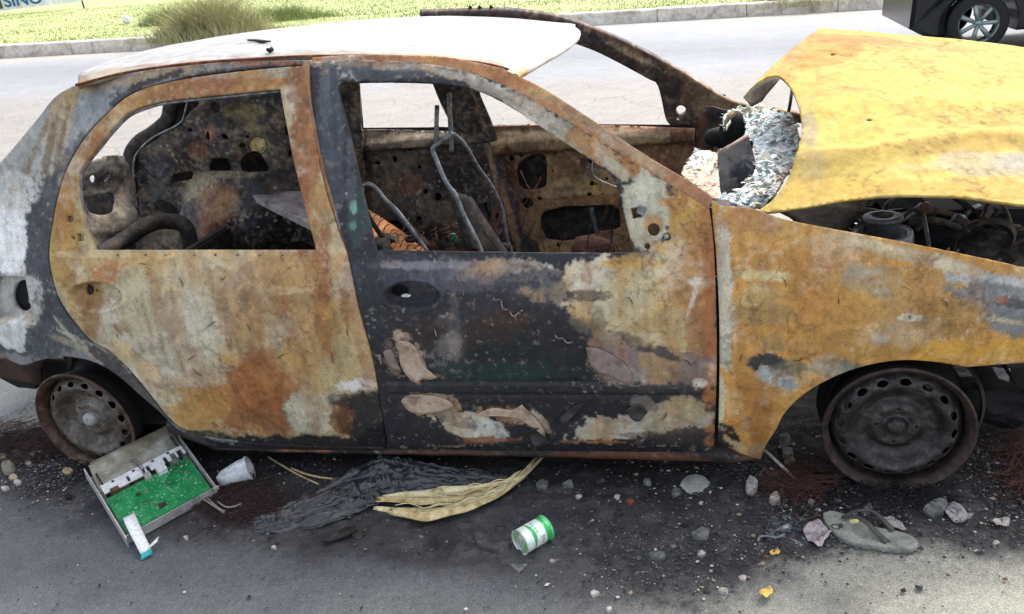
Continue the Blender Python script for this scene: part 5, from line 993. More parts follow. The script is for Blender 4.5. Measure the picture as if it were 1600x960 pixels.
# circuit board: green lacquer with solder blobs and tracks
PCB, nt, b = newmat('green_circuit_board')
n1 = noise(nt, 120, 3, .6); n2 = noise(nt, 420, 3, .7); n3 = noise(nt, 18, 6, .7)
c = ramp(nt, n3.outputs[0], [(.3, tuple(lin((20, 84, 54)))), (.5, tuple(lin((18, 124, 68)))), (.7, tuple(lin((54, 150, 96))))]).outputs[0]
br = N_(nt, 'ShaderNodeTexBrick'); tc = N_(nt, 'ShaderNodeTexCoord'); nt.links.new(tc.outputs['Object'], br.inputs['Vector']); br.inputs['Scale'].default_value = 46; br.inputs['Mortar Size'].default_value = .012
br.inputs['Color1'].default_value = (1, 1, 1, 1); br.inputs['Color2'].default_value = (.8, .9, .85, 1); br.inputs['Mortar'].default_value = (1.7, 1.5, 1.5, 1)
c = mixc(nt, c, br.outputs[0], .6, 'MULTIPLY')
k = ramp(nt, n1.outputs[0], [(.64, (0, 0, 0)), (.67, (1, 1, 1))]); c = mixc(nt, c, tuple(lin((150, 176, 140))), k.outputs[0])
nt.links.new(c, b.inputs['Base Color']); b.inputs['Roughness'].default_value = .35
pcb = quadbox('circuit_board', .03, .965, .04, .56, .016, .0185, PCB, bx_)
rb = np.random.default_rng(11)
SOL = mat('solder', (206, 206, 190), (150, 150, 136), 80, .35, .5)
for k in range(150):
    u = rb.uniform(.08, .94); v = rb.uniform(.06, .54); du, dv = [(.006, .004), (.022, .003), (.003, .02), (.01, .010)][rb.integers(4)]
    if u > .5 and rb.random() < .3: v = rb.uniform(.3, .54)
    quadbox('solder_joint', u, u+du, v, v+dv, .0185, .0185+rb.uniform(.0008, .003), SOL if rb.random() < .75 else WPL, pcb)
quadbox('chip', .42, .50, .12, .16, .0185, .023, DKP, pcb); quadbox('chip', .30, .34, .40, .43, .0185, .022, DKP, pcb)
quadbox('connector', .10, .19, .57, .62, .015, .03, mat('brown_connector', (96, 70, 48), (60, 44, 32), 60, .6), bx_)
# white pierced strip across the board
for (u0, u1) in ((.04, .10), (.10, .30), (.33, .36), (.36, .47), (.50, .52), (.56, .72), (.76, .80), (.86, .88), (.94, .97)):
    quadbox('bracket_strip', u0, u1, .60, .70, .024, .028, WPL, bx_)
quadbox('bracket_strip', .04, .97, .685, .725, .0242, .0282, WPL, bx_); quadbox('bracket_strip', .10, .5, .588, .60, .0238, .0278, WPL, bx_)
for u in (.06, .31, .48, .53, .73, .89): quadbox('socket', u, u+.035, .61, .68, .006, .0235, DKP, bx_)
for u in (.17, .40, .62, .8): lathe('screw', [(0, .0035), (.004, .003), (.005, 0)], DKP, bx_, bxp(u, .70, .028), 'Z', 10)
quadbox('relay_block', .60, .70, .50, .60, .0186, .036, WPL, bx_); quadbox('relay_block', .46, .53, .53, .60, .0186, .030, MTL, bx_)
tube('clip_wire', crv([bxp(.42, .90, .012), bxp(.44, .84, .03), bxp(.46, .76, .036), bxp(.47, .66, .034), bxp(.47, .58, .03)], 5), .0022, STEEL, bx_, 6)
tube('clip_wire', crv([bxp(.45, .91, .012), bxp(.47, .84, .03), bxp(.49, .76, .036), bxp(.50, .64, .034)], 5), .0018, STEEL, bx_, 6)
for u in (.07, .93):
    tube('spring', crv([bxp(u, .72+.02*i, .03+.006*math.sin(i*2.5)) for i in range(10)], 3), .0028, DKP, bx_, 5)
# ribbon cable
rp = [at(201, 806, Z=.05), at(208, 822, Z=.052), at(218, 842, Z=.04), at(228, 862, Z=.018)]
rc = crv(rp, 5); sdv = (at(218, 800, Z=.05)-at(200, 809, Z=.05))/2
g = [[p-sdv*(1-.15*i/len(rc)), p, p+sdv*(1-.15*i/len(rc))] for i, p in enumerate(rc)]
rib = sheet('ribbon_cable', g, mat('white_ribbon', (230, 234, 236), (210, 214, 218), 20, .4, 0, 0), bx_, .002)
e = rc[-1]; sheet('ribbon_end', [[e-sdv*.85, e+sdv*.85], [e-sdv*.8+vec(.004, -.012, -.012), e+sdv*.9+vec(.008, -.010, -.010)]], mat('cyan_ribbon_end', (60, 186, 196), (40, 150, 160), 20, .4, 0, 0), bx_, .003)
sheet('ribbon_fold', [[e+sdv*.3+vec(0, 0, .003), e+sdv*1.9+vec(-.002, .006, .008)], [e+sdv*.4+vec(-.006, .016, .004), e+sdv*2.2+vec(-.01, .022, .012)]], WPL, bx_, .002)
WIRE = mat('scorched_grey_wire', (150, 142, 134), (90, 82, 78), 40, .6)
for pts in ([(312, 777), (322, 783), (336, 792), (350, 802)], [(318, 774), (332, 786), (344, 796), (352, 799)], [(340, 784), (352, 792), (366, 792), (376, 788), (376, 794), (370, 800), (358, 802)]):
    tube('loose_wire', crv([at(a, b_, Z=.018+.01*math.sin(i)) for i, (a, b_) in enumerate(pts)], 6), .0028, WIRE, bx_, 6)
# ---- crushed plastic cup
def cup():
    a = at(391, 731, Z=.042); b_ = at(344, 750, Z=.022); ax = b_-a; L = np.linalg.norm(ax); ax /= L
    s1 = np.cross(ax, [0, 0, 1]); s1 /= np.linalg.norm(s1); s2 = np.cross(s1, ax); V = []; F = []; n = 40; prof = [(.0, .036), (.004, .040), (.010, .036), (.25, .035), (.4, .034), (.55, .033), (.7, .032), (.85, .030), (1.0, .027)]
    K = len(prof)
    for k, (t, r) in enumerate(prof):
        t = t if t > .02 else t/L*1.
        for j in range(n):
            th = 2*math.pi*j/n; sq = 1-.55*max(0, t-.25)*(.6+.4*math.sin(3*th+4*t)); rr_ = r*(1+.10*max(0, t-.2)*math.sin(5*th+9*t))
            V.append(a+ax*t*L+s1*math.cos(th)*rr_+s2*math.sin(th)*rr_*sq)
    for k in range(K-1):
        for j in range(n): F.append((k*n+j, k*n+(j+1) % n, (k+1)*n+(j+1) % n, (k+1)*n+j))
    F.append(tuple((K-1)*n+j for j in range(n)))
    o = mesh('plastic_cup', V, F, mat('thin_white_plastic', (206, 212, 214), (150, 156, 160), 30, .35, 0, .0005), None); md = o.modifiers.new('thickness', 'SOLIDIFY'); md.thickness = .0012
    tag(o, 'crushed white ribbed plastic cup lying on its side under the rear door', 'cup')
cup()
# ---- charred plastic sheet
def charsheet():
    U = [(400, 815), (440, 797), (480, 775), (520, 756), (555, 738), (590, 724), (620, 721), (660, 728), (700, 735), (745, 738), (795, 750)]
    D = [(398, 836), (440, 834), (480, 830), (525, 818), (560, 806), (590, 796), (615, 782), (650, 778), (700, 772), (745, 770), (792, 764)]
    U = smooth_open(U, 14); D = smooth_open(D, 14); n = len(U); m_ = 64; g = []
    for i in range(n):
        t = i/(n-1); row = []
        for j in range(m_):
            v = j/(m_-1); p = at(U[i][0]*(1-v)+D[i][0]*v, U[i][1]*(1-v)+D[i][1]*v, Z=.0)
            q3 = np.array([[t*5+v*2.2, v*9+1.5*math.sin(t*6), 0.]]); r1 = 1-abs(float(fbm(q3, 1, 2, 3)[0]))*2.6; r2 = 1-abs(float(fbm(q3*np.array([1.6, 2.3, 1]), 1, 2, 9)[0]))*2.6
            env = math.sin(math.pi*min(1, max(0, v*.98+.01)))**.4*(.5+.7*math.exp(-((t-.55)/.3)**2)); h = env*(.026*max(0, r1)**2+.014*max(0, r2)**2)+.018*env*math.exp(-((t-.52)/.22)**2)*(1-v)
            row.append(p+vec(0, 0, h+.004))
        g.append(row)
    V = np.array(g).reshape(-1, 3); V = V+np.column_stack([.010*fbm(V, 26, 3, 1), .010*fbm(V, 26, 3, 2), .010*abs(fbm(V, 24, 4, 3))]); g = V.reshape(n, m_, 3)
    m2 = mat('charred_black_plastic', (42, 43, 46), (18, 18, 20), 26, .3, 0, .002, c3=(70, 72, 76), spec=.7)
    o = sheet('plastic_sheet', g, m2, None, .002); tag(o, 'crumpled charred black plastic sheet trailing from under the car', 'plastic sheet')
    g = [[at(x_, y_, Z=0)+vec(0, 0, .010+.006*math.sin(x_*.5)) for x_, y_ in ((506+q*13, 850-q*5.2-w_), (506+q*13, 855-q*5.2+w_))] for q, w_ in ((0, 0), (1, 3), (2, 4), (3, 4), (4, 1))]
    tag(sheet('rubber_strip', g, CHAR, None, .006, .003), 'narrow charred black strip on the ground below the plastic sheet', 'strip')
charsheet()
# ---- dry palm stalk
def stalk():
    root = empty('palm_stalk', at(720, 795, Z=0)); tag(root, 'dry cream coloured split palm stalk reaching out from under the sill', 'palm stalk')
    U = [(588, 783), (630, 778), (680, 773), (730, 769), (768, 764), (800, 756), (820, 742), (836, 722)]
    D = [(583, 806), (625, 817), (668, 827), (715, 817), (752, 803), (782, 786), (812, 762), (852, 722)]
    U = smooth_open(U, 6); D = smooth_open(D, 6); n = len(U); S = 6
    PM = [mat('dry_palm_fibre', (214, 202, 156), (168, 150, 104), 22, .8, 0, .002, c3=(230, 222, 186)), mat('dry_palm_fibre_brown', (192, 172, 122), (130, 108, 72), 26, .85, 0, .002, c3=(214, 200, 160))]
    S = 4; W = 12; U = [tuple(p) for p in U]
    for k in range(S):
        v0 = k/S; v1 = (k+1)/S-.03; g = []; st = [0, 1, 0, 4][k]; rag = [random.uniform(-6, 7) for _ in range(W)]
        for i in range(st, n):
            t = i/(n-1); row = []
            for j in range(W):
                v = v0+(v1-v0)*j/(W-1)+.015*math.sin(i*.7+k*2); q = at(U[i][0]*(1-v)+D[i][0]*v+(rag[j] if i == st else 0), U[i][1]*(1-v)+D[i][1]*v, Z=0)
                f_ = float(fbm(np.array([[t*2.5, j*.9+k*20, 0]]), 1, 2, 6)[0])
                row.append(q+vec(0, 0, .010+.006*(k % 2)+.007*math.sin(math.pi*j/(W-1))+.007*f_+.008*math.sin(k*2.1+t*4)*(1-t)+.006*math.sin(math.pi*t)))
            g.append(row)
        sheet('stalk_strip', g, PM[k % 2], root, .003, .003, k)
    for k in range(10):
        i0 = random.randint(0, n//3); i1 = random.randint(n//2, n-1); v = random.random(); pts = [at(U[i][0]*(1-v)+D[i][0]*v, U[i][1]*(1-v)+D[i][1]*v, Z=0)+vec(0, 0, .028+.006*math.sin(i)) for i in range(i0, i1, 3)]
        if len(pts) > 2: tube('fibre', crv(pts, 3), .0016, PM[k % 2], root, 5)
stalk()
STRAW = mat('dry_straw', (186, 166, 124), (130, 108, 76), 40, .8)
tag(tube('straw', crv([at(419, 714, Z=.01), at(440, 727, Z=.012), at(468, 743, Z=.01), at(498, 757, Z=.006)], 4), [.003]*13, STRAW), 'long thin dry stem sloping down across the soot beside the plastic sheet', 'straw')
tag(tube('straw', crv([at(455, 732, Z=.01), at(478, 741, Z=.014), at(500, 746, Z=.012), at(524, 749, Z=.008)], 4), [.0035]*13, STRAW), 'shorter dry stem crossing the long one and pointing to the palm stalk', 'straw')
tag(tube('plastic_tube', [at(1195, 704, Z=.05), at(1220, 727, Z=.03), at(1244, 751, Z=.012)], .0045, mat('pale_tube', (186, 180, 172), (130, 122, 116), 40, .6)), 'thin pale straight tube leaning down from the fender tip to the ash', 'tube')
# ---- green and white can
def can():
    a = at(812, 848, Z=.036); b_ = at(853, 824, Z=.036); ax = b_-a; ax[2] = 0; L = .088; ax /= np.linalg.norm(ax)
    root = empty('tin_can', (a+ax*L/2)*[1, 1, 0]); tag(root, 'green and white tin can with red lettering lying on the soot', 'can')
    s1 = np.cross(ax, [0, 0, 1]); s2 = vec(0, 0, 1); R_ = .0335; n = 160; K = 70; V = []; CL = []
    TI = {}
    gl = {'T': ["111", "010", "010", "010", "010"], 'R': ["110", "101", "110", "101", "101"], 'I': ["1", "1", "1", "1", "1"], 'C': ["111", "100", "100", "100", "111"], 'A': ["010", "101", "111", "101", "101"], 'N': ["101", "111", "111", "111", "101"]}
    def word(w_, u, v):  # u,v in cells; True inside a letter
        x0 = 0
        for ch in w_:
            G = gl[ch]; wd = len(G[0])
            if x0 <= u < x0+wd and 0 <= v < 5: return G[int(v)][int(u-x0)] == '1'
            x0 += wd+1
        return False
    for k in range(K):
        t = k/(K-1); r = R_*(1+.05*math.exp(-(t/.025)**2)+.05*math.exp(-((1-t)/.025)**2))
        for j in range(n):
            th = 2*math.pi*j/n; V.append(a+ax*t*L+(s1*math.cos(th)+s2*math.sin(th))*r)
            # th = 90 deg is the top; the print sits between the viewer side and the top
            c = (206, 232, 212)
            if t < .06: c = (206, 210, 206)
            elif t < .30: c = (226, 238, 230)
            elif t < .38+.05*math.sin(th*2): c = (60, 176, 96)
            elif t < .74:
                c = (228, 240, 234)
                uu = (math.degrees(th) % 360); u = (t-.40)/.015; 
                if word('ANTA', (uu-40)/4.2-0, (t-.44)/.018): c = (90, 190, 130)
                if word('TRI', (uu-340)/4.0 if uu > 300 else (uu+20)/4.0, (t-.56)/.026): c = (196, 60, 76)
            elif t < .93:
                c = (50, 178, 92) if math.sin(th*3+1)+math.sin(t*40) > -.9 else (120, 214, 150)
            else: c = (96, 206, 130)
            CL.append(lin(c))
    F = [(k*n+j, k*n+(j+1) % n, (k+1)*n+(j+1) % n, (k+1)*n+j) for k in range(K-1) for j in range(n)]
    pm, nt, b = newmat('printed_tin'); aa = N_(nt, 'ShaderNodeAttribute', attribute_name='Col'); nn_ = noise(nt, 60, 5, .6); nt.links.new(mixc(nt, aa.outputs['Color'], ramp(nt, nn_.outputs[0], [(.3, (.8, .8, .8)), (.6, (1.05, 1.05, 1.05))]).outputs[0], .7, 'MULTIPLY'), b.inputs['Base Color']); b.inputs['Roughness'].default_value = .35; b.inputs['Metallic'].default_value = .15
    mesh('can_wall', V, F, pm, root, True, np.array(CL))
    for nm, t, sg in (('can_base', .035, -1), ('can_top', .965, 1)):
        V = []; CL = []; F = []; m2 = 26
        for i in range(m2+1):
            for j in range(72):
                r = R_*.985*i/m2; th = 2*math.pi*j/72; p = (r*math.cos(th), r*math.sin(th)); V.append(a+ax*(t*L)+s1*p[0]+s2*p[1])
                q = (p[0]*.5+p[1]*.86, -p[0]*.86+p[1]*.5); c = (128, 176, 120)
                if abs(q[1]) < .013: c = (206, 212, 204)
                if word('TRI', (q[0]+.020)/.0028, (.0115-q[1])/.0022): c = (176, 60, 70)
                if word('ANA', (q[0]+.016)/.0030, (-.0012-q[1])/.0020): c = (96, 150, 110)
                if i > m2-2: c = (206, 210, 204)
                CL.append(lin(c))
        for i in range(m2):
            for j in range(72): F.append((i*72+j, i*72+(j+1) % 72, (i+1)*72+(j+1) % 72, (i+1)*72+j))
        mesh(nm, V, F, pm, root, True, np.array(CL))
    return root
can()
# second can wedged in the engine bay
cc = at(1505, 322, Y=.98); r2 = Euler((.2, .15, .35)).to_matrix()
c2 = empty('tin_can', cc); tag(c2, 'green and white tin can lodged in the engine bay under the bonnet', 'can')
lathe('can_wall', [(.026, -.07), (.033, -.065), (.033, .03), (.028, .045)], mat('green_can_print', (120, 190, 150), (60, 140, 96), 30, .4, .1, 0, c3=(206, 226, 214)), c2, cc, 'X', 28, r2)
lathe('can_band', [(.0335, -.02), (.0336, .0), (.0335, .01)], mat('red_can_print', (186, 120, 120), (150, 70, 76), 90, .4, .1, 0, c3=(214, 214, 206)), c2, cc, 'X', 28, r2)
lathe('can_rim', [(.026, .044), (.03, .047), (.026, .050), (0, .048)], STEEL, c2, cc, 'X', 28, r2)
# ---- charred sole
SOLE = mat('charred_rubber', (62, 60, 62), (34, 33, 35), 40, .6, 0, .001, c3=(84, 82, 82))
P_ = smooth([(738, 828, 1), (746, 824), (752, 838), (764, 846), (782, 847), (798, 850, 1), (796, 862), (782, 868), (764, 864), (748, 856), (740, 842)], 4)
def chunk(name, poly, h, m_, label, cat, amp=.15, z0=0, s=0, group=None, dome=.5, n=None):
    """a stone or scrap with its own outline on the ground: rounded top, real thickness"""
    Q = [at(x_, y_, Z=z0) for x_, y_ in poly]; n = len(Q); c = sum(Q)/n; V = []; F = []; rings = [(1.0, -.004), (1.02, h*.35), (.93, h*(1-dome*.25)), (.7, h), (.35, h*(1+.1*dome)), (.02, h*(1+.12*dome))]
    for f, z in rings:
        for i, p in enumerate(Q):
            q = c+(p-c)*f; V.append(q+vec(0, 0, z))
    V = np.array(V); V[:, 2] += h*amp*fbm(V, 1.2/max(h, .01)**.5*6, 3, s)*(np.arange(len(V)) >= n); V[:, :2] += np.column_stack([fbm(V, 40, 2, s+1), fbm(V, 40, 2, s+2)])*.002
    K = len(rings)
    for k in range(K-1):
        for i in range(n): F.append((k*n+i, k*n+(i+1) % n, (k+1)*n+(i+1) % n, (k+1)*n+i))
    F.append(tuple((K-1)*n+i for i in range(n)))
    o = mesh(name, V, F, m_, None, dome > .6)
    return tag(o, label, cat, group)
chunk('rubber_sole', P_, .016, SOLE, 'curved piece of charred black rubber sole beside the green can', 'rubber piece')
SLATE = mat('grey_slab', (146, 148, 140), (104, 106, 100), 20, .8, 0, .001, c3=(166, 168, 160)); SLD = mat('dark_slate', (92, 94, 92), (54, 55, 56), 30, .8, 0, .002, c3=(128, 130, 128)); CHALK = mat('chalky_plaster', (184, 178, 170), (124, 118, 112), 40, .9, 0, .002); TANS = mat('tan_stone', (172, 158, 128), (120, 106, 82), 40, .9, 0, .002); PINKP = mat('singed_paper', (158, 148, 150), (98, 88, 90), 30, .85, 0, .002, c3=(184, 178, 178)); YELS = mat('yellow_foam', (222, 190, 104), (170, 136, 66), 50, .85, 0, .002)
sm = lambda p: smooth(p, 3)
chunk('stone_slab', sm([(1062, 762, 1), (1070, 750), (1085, 745), (1100, 748), (1110, 757, 1), (1103, 767), (1085, 773), (1070, 770)]), .012, SLATE, 'flat grey half round slab just below the sill', 'stone slab', .1)
chunk('flat_pebble', sm([(1012, 871), (1020, 866), (1034, 866), (1041, 871), (1034, 877), (1020, 877)]), .014, SLD, 'smooth flat oval pebble on the pale slab below the sill', 'pebble', .05, dome=.9)
chunk('slate_shard', [(795, 884), (825, 884), (811, 900)], .008, SLD, 'triangular dark slate shard just below the green can', 'shard')
chunk('plaster_chunk', sm([(1165, 762, 1), (1172, 753), (1182, 757, 1), (1184, 768), (1176, 777, 1), (1166, 773)]), .028, CHALK, 'whitish plaster chunk nearest the grey half round slab', 'plaster chunk', .4)
chunk('plaster_chunk', sm([(1202, 785, 1), (1212, 774), (1219, 782, 1), (1218, 790), (1206, 791)]), .022, CHALK, 'whitish plaster chunk below the pale leaning tube', 'plaster chunk', .4, s=4)
chunk('slab_piece', [(1228, 722), (1240, 721), (1243, 728), (1233, 732), (1224, 729)], .02, TANS, 'cream tan stone right beside the pale leaning tube', 'stone', .3)
chunk('grey_stone', sm([(1216, 690, 1), (1230, 686), (1236, 696, 1), (1228, 704), (1218, 700)]), .03, SLD, 'grey stone in the shade behind the fender tip', 'stone', .3)
chunk('grey_stone', sm([(1222, 708, 1), (1236, 706), (1240, 716, 1), (1226, 720)]), .02, SLATE, 'paler grey stone below the other behind the fender tip', 'stone', .3, s=3)
chunk('slate_shard', [(1442, 800), (1456, 788), (1478, 782), (1481, 796), (1474, 808), (1456, 810)], .018, SLD, 'dark grey pointed slate shard to the right of the sandal', 'shard', .15)
chunk('slate_shard', [(1186, 840), (1106, 842), (1100, 832)] and [(1080, 838), (1098, 828), (1110, 832), (1104, 846), (1086, 846)], .014, SLD, 'dark grey shard left of the tangled coils on the ash', 'shard', .2)
def crumple(name, poly, h, m_, label, cat, s=0):
    Q = [at(x_, y_, Z=0) for x_, y_ in smooth(poly, 4)]; n = len(Q); c = sum(Q)/n; V = []; F = []; K = 7
    for k in range(K):
        for p in Q: V.append(c+(p-c)*(1-k/K))
    V.append(c); V = np.array(V); z = h*(.5+1.1*abs(fbm(V, 26, 3, s))+.5*fbm(V, 60, 2, s+4)); V[:, 2] += np.clip(z, .002, None)
    for k in range(K-1):
        for i in range(n): F.append((k*n+i, k*n+(i+1) % n, (k+1)*n+(i+1) % n, (k+1)*n+i))
    for i in range(n): F.append(((K-1)*n+i, (K-1)*n+(i+1) % n, K*n))
    o = mesh(name, V, F, m_, None, False); md = o.modifiers.new('thickness', 'SOLIDIFY'); md.thickness = .0015; return tag(o, label, cat)
crumple('paper_scrap', [(1255, 842, 1), (1262, 828), (1278, 824), (1292, 836), (1299, 844, 1), (1288, 852), (1284, 863, 1), (1272, 858)], .024, PINKP, 'crumpled pinkish grey paper scrap touching the sandal toe', 'paper', 2)
crumple('plastic_scrap', [(1474, 808, 1), (1486, 795), (1500, 800), (1520, 812, 1), (1506, 822), (1484, 816)], .02, mat('cloudy_plastic', (150, 146, 146), (96, 92, 92), 40, .4), 'cloudy crumpled plastic scrap right of the dark pointed shard', 'plastic scrap', 5)
crumple('foam_scrap', [(1186, 940, 1), (1192, 928), (1204, 924, 1), (1207, 934), (1198, 944, 1)], .018, YELS, 'yellow foam scrap on bare slab at the bottom edge', 'foam scrap', 7)
crumple('foam_scrap', [(1202, 866, 1), (1210, 860), (1219, 863), (1216, 869, 1), (1206, 871)], .008, YELS, 'small yellow scrap on the dark ash above the larger one', 'foam scrap', 8)
crumple('ash_clump', [(1550, 822, 1), (1560, 813), (1576, 815), (1576, 824, 1), (1560, 828)], .016, CHALK, 'white powdery clump of ash near the right edge below the wheel', 'ash clump', 9)
crumple('ash_clump', [(1378, 812, 1), (1395, 813), (1412, 826), (1416, 834, 1), (1398, 830), (1384, 822)], .014, CHALK, 'white crumbly ash pressed against the sandal strap', 'ash clump', 10)
chunk('cinder_lump', sm([(4, 733), (10, 727), (22, 728), (25, 737), (16, 745), (6, 742)]), .03, mat('pale_cinder', (150, 146, 134), (96, 92, 84), 60, .9, 0, .003), 'pale rounded cinder lump at the left edge by the rear rim', 'cinder', .4, dome=.9)
for (x_, y_, r_, m_, lb) in ((52, 713, 6, CHALK, 'small cream cube of foam left of the rear rim'), (64, 709, 6, TANS, 'small tan chip nearest the rear rim'), (45, 726, 6, CHALK, 'cream chip below the small cream cube left of the rear rim'), (28, 757, 8, CHALK, 'flat white chip below the pale cinder lump'), (106, 739, 9, TANS, 'brownish chip below the rear rim lip'), (22, 749, 8, TANS, 'tan chip just under the pale cinder lump'), (6, 716, 8, TANS, 'cream tan chip above the pale cinder lump'), (9, 766, 6, CHALK, 'white chip nearest the left edge of the ash')):
    chunk('chip', [(x_+r_*random.uniform(.7, 1.2)*math.cos(a), y_+r_*.6*random.uniform(.7, 1.2)*math.sin(a)) for a in np.linspace(0, 5.5, 7)], .012, m_, lb, 'chip', .3, s=int(x_))
for (x_, y_, r_, m_, lb) in ((905, 780, 6, CHALK, 'thin white sliver standing above the green can'), (966, 780, 6, CHALK, 'small white square chip between can and grey slab'), (985, 786, 7, mat('brick_red', (130, 66, 46), (90, 46, 34), 50, .9), 'small brick red chip beside the white square chip'), (864, 880, 5, CHALK, 'white sliver on the soot below the can'), (928, 930, 8, CHALK, 'white square chip at the bottom edge below the can'), (952, 954, 7, CHALK, 'white torn chip cut off by the bottom edge'), (1096, 868, 7, CHALK, 'small white flake left of the yellow scraps'), (1130, 926, 9, CHALK, 'curled white flake left of the larger yellow foam scrap'), (1160, 908, 8, CHALK, 'spiky white flake above the larger yellow foam scrap'), (429, 858, 5, CHALK, 'white crumb on bare ground below the plastic sheet'), (292, 843, 4, CHALK, 'white crumb just below the control box'), (1267, 786, 7, CHALK, 'white chip above the crumpled pinkish paper'), (1095, 790, 5, CHALK, 'white crumb directly below the grey half round slab'), (1556, 852, 6, CHALK, 'white flake on the edge of ash right of the sandal heel'), (808, 893, 4, CHALK, 'pale crumb on the triangular slate shard')):
    if y_ > 890 and x_ < 820: continue
    chunk('chip', [(x_+r_*random.uniform(.5, 1.2)*math.cos(a), y_+r_*.6*random.uniform(.6, 1.3)*math.sin(a)) for a in np.linspace(0, 5.5, 7)], .010, m_, lb, 'chip', .4, s=int(x_))
# ---- sandal
def sandal():
    o_ = [(1286, 812), (1292, 808), (1304, 808), (1330, 816), (1350, 826), (1372, 834), (1396, 838), (1418, 844), (1431, 852), (1433, 860), (1424, 866), (1400, 866), (1370, 862), (1340, 858), (1316, 850), (1300, 838), (1289, 824)]
    root = empty('sandal', at(1360, 845, Z=0)); tag(root, 'dusty grey flip flop with thong strap lying at the edge of the ash', 'sandal')
    SM = mat('dusty_grey_rubber', (132, 134, 126), (92, 94, 88), 30, .75, 0, .001, c3=(150, 152, 143)); Q = [at(x_, y_, Z=.0) for x_, y_ in smooth(o_, 4)]; n = len(Q); c = sum(Q)/n; V = []; F = []
    for f, z in ((.97, 0.001), (1.0, .003), (1.0, .016), (.975, .019), (.9, .0185), (.6, .017), (.2, .0165)):
        for p in Q: V.append(c+(p-c)*f+vec(0, 0, z))
    for k in range(6):
        for i in range(n): F.append((k*n+i, k*n+(i+1) % n, (k+1)*n+(i+1) % n, (k+1)*n+i))
    F.append(tuple(6*n+i for i in range(n))); mesh('sole', V, F, SM, root)
    ST = mat('dark_strap', (72, 72, 66), (44, 44, 42), 30, .6)
    def strap(pts, hs, w_):
        c_ = crv([at(x_, y_, Z=0)+vec(0, 0, h) for (x_, y_), h in zip(pts, hs)], 6); g = []
        for i, p in enumerate(c_):
            t = c_[min(i+1, len(c_)-1)]-c_[max(i-1, 0)]; t /= np.linalg.norm(t); sd_ = np.cross(t, [0, 0, 1]); sd_ /= np.linalg.norm(sd_)+1e-9; u = i/(len(c_)-1); ww = w_*(.55+.45*u)
            g.append([p-sd_*ww, p-sd_*ww*.4+vec(0, 0, .002), p+sd_*ww*.4+vec(0, 0, .002), p+sd_*ww])
        sheet('strap', g, ST, root, .004)
    strap([(1316, 820), (1334, 826), (1352, 836), (1368, 848), (1386, 858)], (.022, .036, .038, .03, .019), .008)
    strap([(1316, 820), (1338, 816), (1362, 818), (1380, 828), (1394, 840)], (.022, .034, .036, .028, .019), .007)
    lump('thong_plug', at(1314, 821, Z=.022), .006, ST, root, (1, 1, .8), .1, 3, 2)
    lathe('toe_button', [(.008, 0), (.010, .001), (.012, .0)], ST, root, at(1306, 823, Z=.019), 'Z', 16)
    box('yellow_tag', at(1334, 815, Z=.04), (.022, .008, .008), mat('pale_yellow_plastic', (214, 204, 150), (160, 146, 96), 60, .6), root, (0, 0, .3), .001)
sandal()
# ---- burnt wire tangles (tyre cords)
def tangle(name, cx, cy, rx, ry, n, r, m_, label, h=.03, L=6, curl=1.0, cat='wire tangle', z0=.0, flow=None):
    V = []; F = []
    R = random.Random(int(cx*7+cy)); seg = 4
    for k in range(n):
        a = R.uniform(0, 6.28); q = math.sqrt(R.random()); x_ = cx+rx*q*math.cos(a); y_ = cy+ry*q*math.sin(a); p = at(x_, y_, Z=z0)+vec(0, 0, R.uniform(.002, h)); d = R.uniform(0, 6.28) if flow is None else flow+R.gauss(0, .3); pts = [p]
        c_ = R.uniform(-1, 1)*curl
        for i in range(L): d += c_*.5+R.uniform(-.25, .25); p = p+vec(math.cos(d), math.sin(d), R.uniform(-.4, .4))*.012; p = vec(p[0], p[1], max(.002, min(h+z0, p[2]))); pts.append(p)
        b0 = len(V)
        for i, p in enumerate(pts):
            t = pts[min(i+1, L)]-pts[max(i-1, 0)]; t /= np.linalg.norm(t)+1e-9; s_ = np.cross(t, [.1, .2, 1]); s_ /= np.linalg.norm(s_)+1e-9; u = np.cross(t, s_)
            for q2 in range(seg): th = q2*math.pi/2; V.append(p+r*(s_*math.cos(th)+u*math.sin(th)))
        for i in range(L):
            for q2 in range(seg): F.append((b0+i*seg+q2, b0+i*seg+(q2+1) % seg, b0+(i+1)*seg+(q2+1) % seg, b0+(i+1)*seg+q2))
    return tag(mesh(name, V, F, m_), label, cat)
RW = mat('rusted_cord', (66, 46, 42), (36, 28, 28), 60, .9); RW2 = mat('red_brown_cord', (92, 58, 48), (50, 36, 32), 60, .9)
tangle('wire_tangle', 372, 786, 64, 30, 900, .0007, RW, 'matted dark brown burnt wire tangle between control box and plastic sheet', .020, 10, 2.2)
tangle('wire_tangle', 1232, 752, 42, 22, 420, .0006, RW2, 'rusty cord tangle under the pale leaning tube', .03, 9, .9, flow=-.6)
tangle('wire_tangle', 1590, 730, 18, 46, 380, .0007, RW2, 'red brown tyre cord bundle at the right edge beyond the front wheel', .07, 9, .5, flow=-1.4)
tangle('wire_tangle', 40, 700, 50, 30, 520, .0007, RW, 'brown tyre cord tangle left of the rear rim', .05, 8, 1.0)
tangle('wire_tangle', 1590, 640, 40, 40, 160, .0012, RW, 'dark cord tangle under the front end at the right edge', .14, 9, 1.0)
tangle('wire_tangle', 1360, 778, 130, 14, 180, .0010, BLACKM, 'blackened tyre cords around the foot of the front rim', .02, 8, .4)
tangle('wire_tangle', 170, 728, 60, 18, 120, .0010, BLACKM, 'blackened tyre cords at the foot of the rear rim', .02, 8, .6)
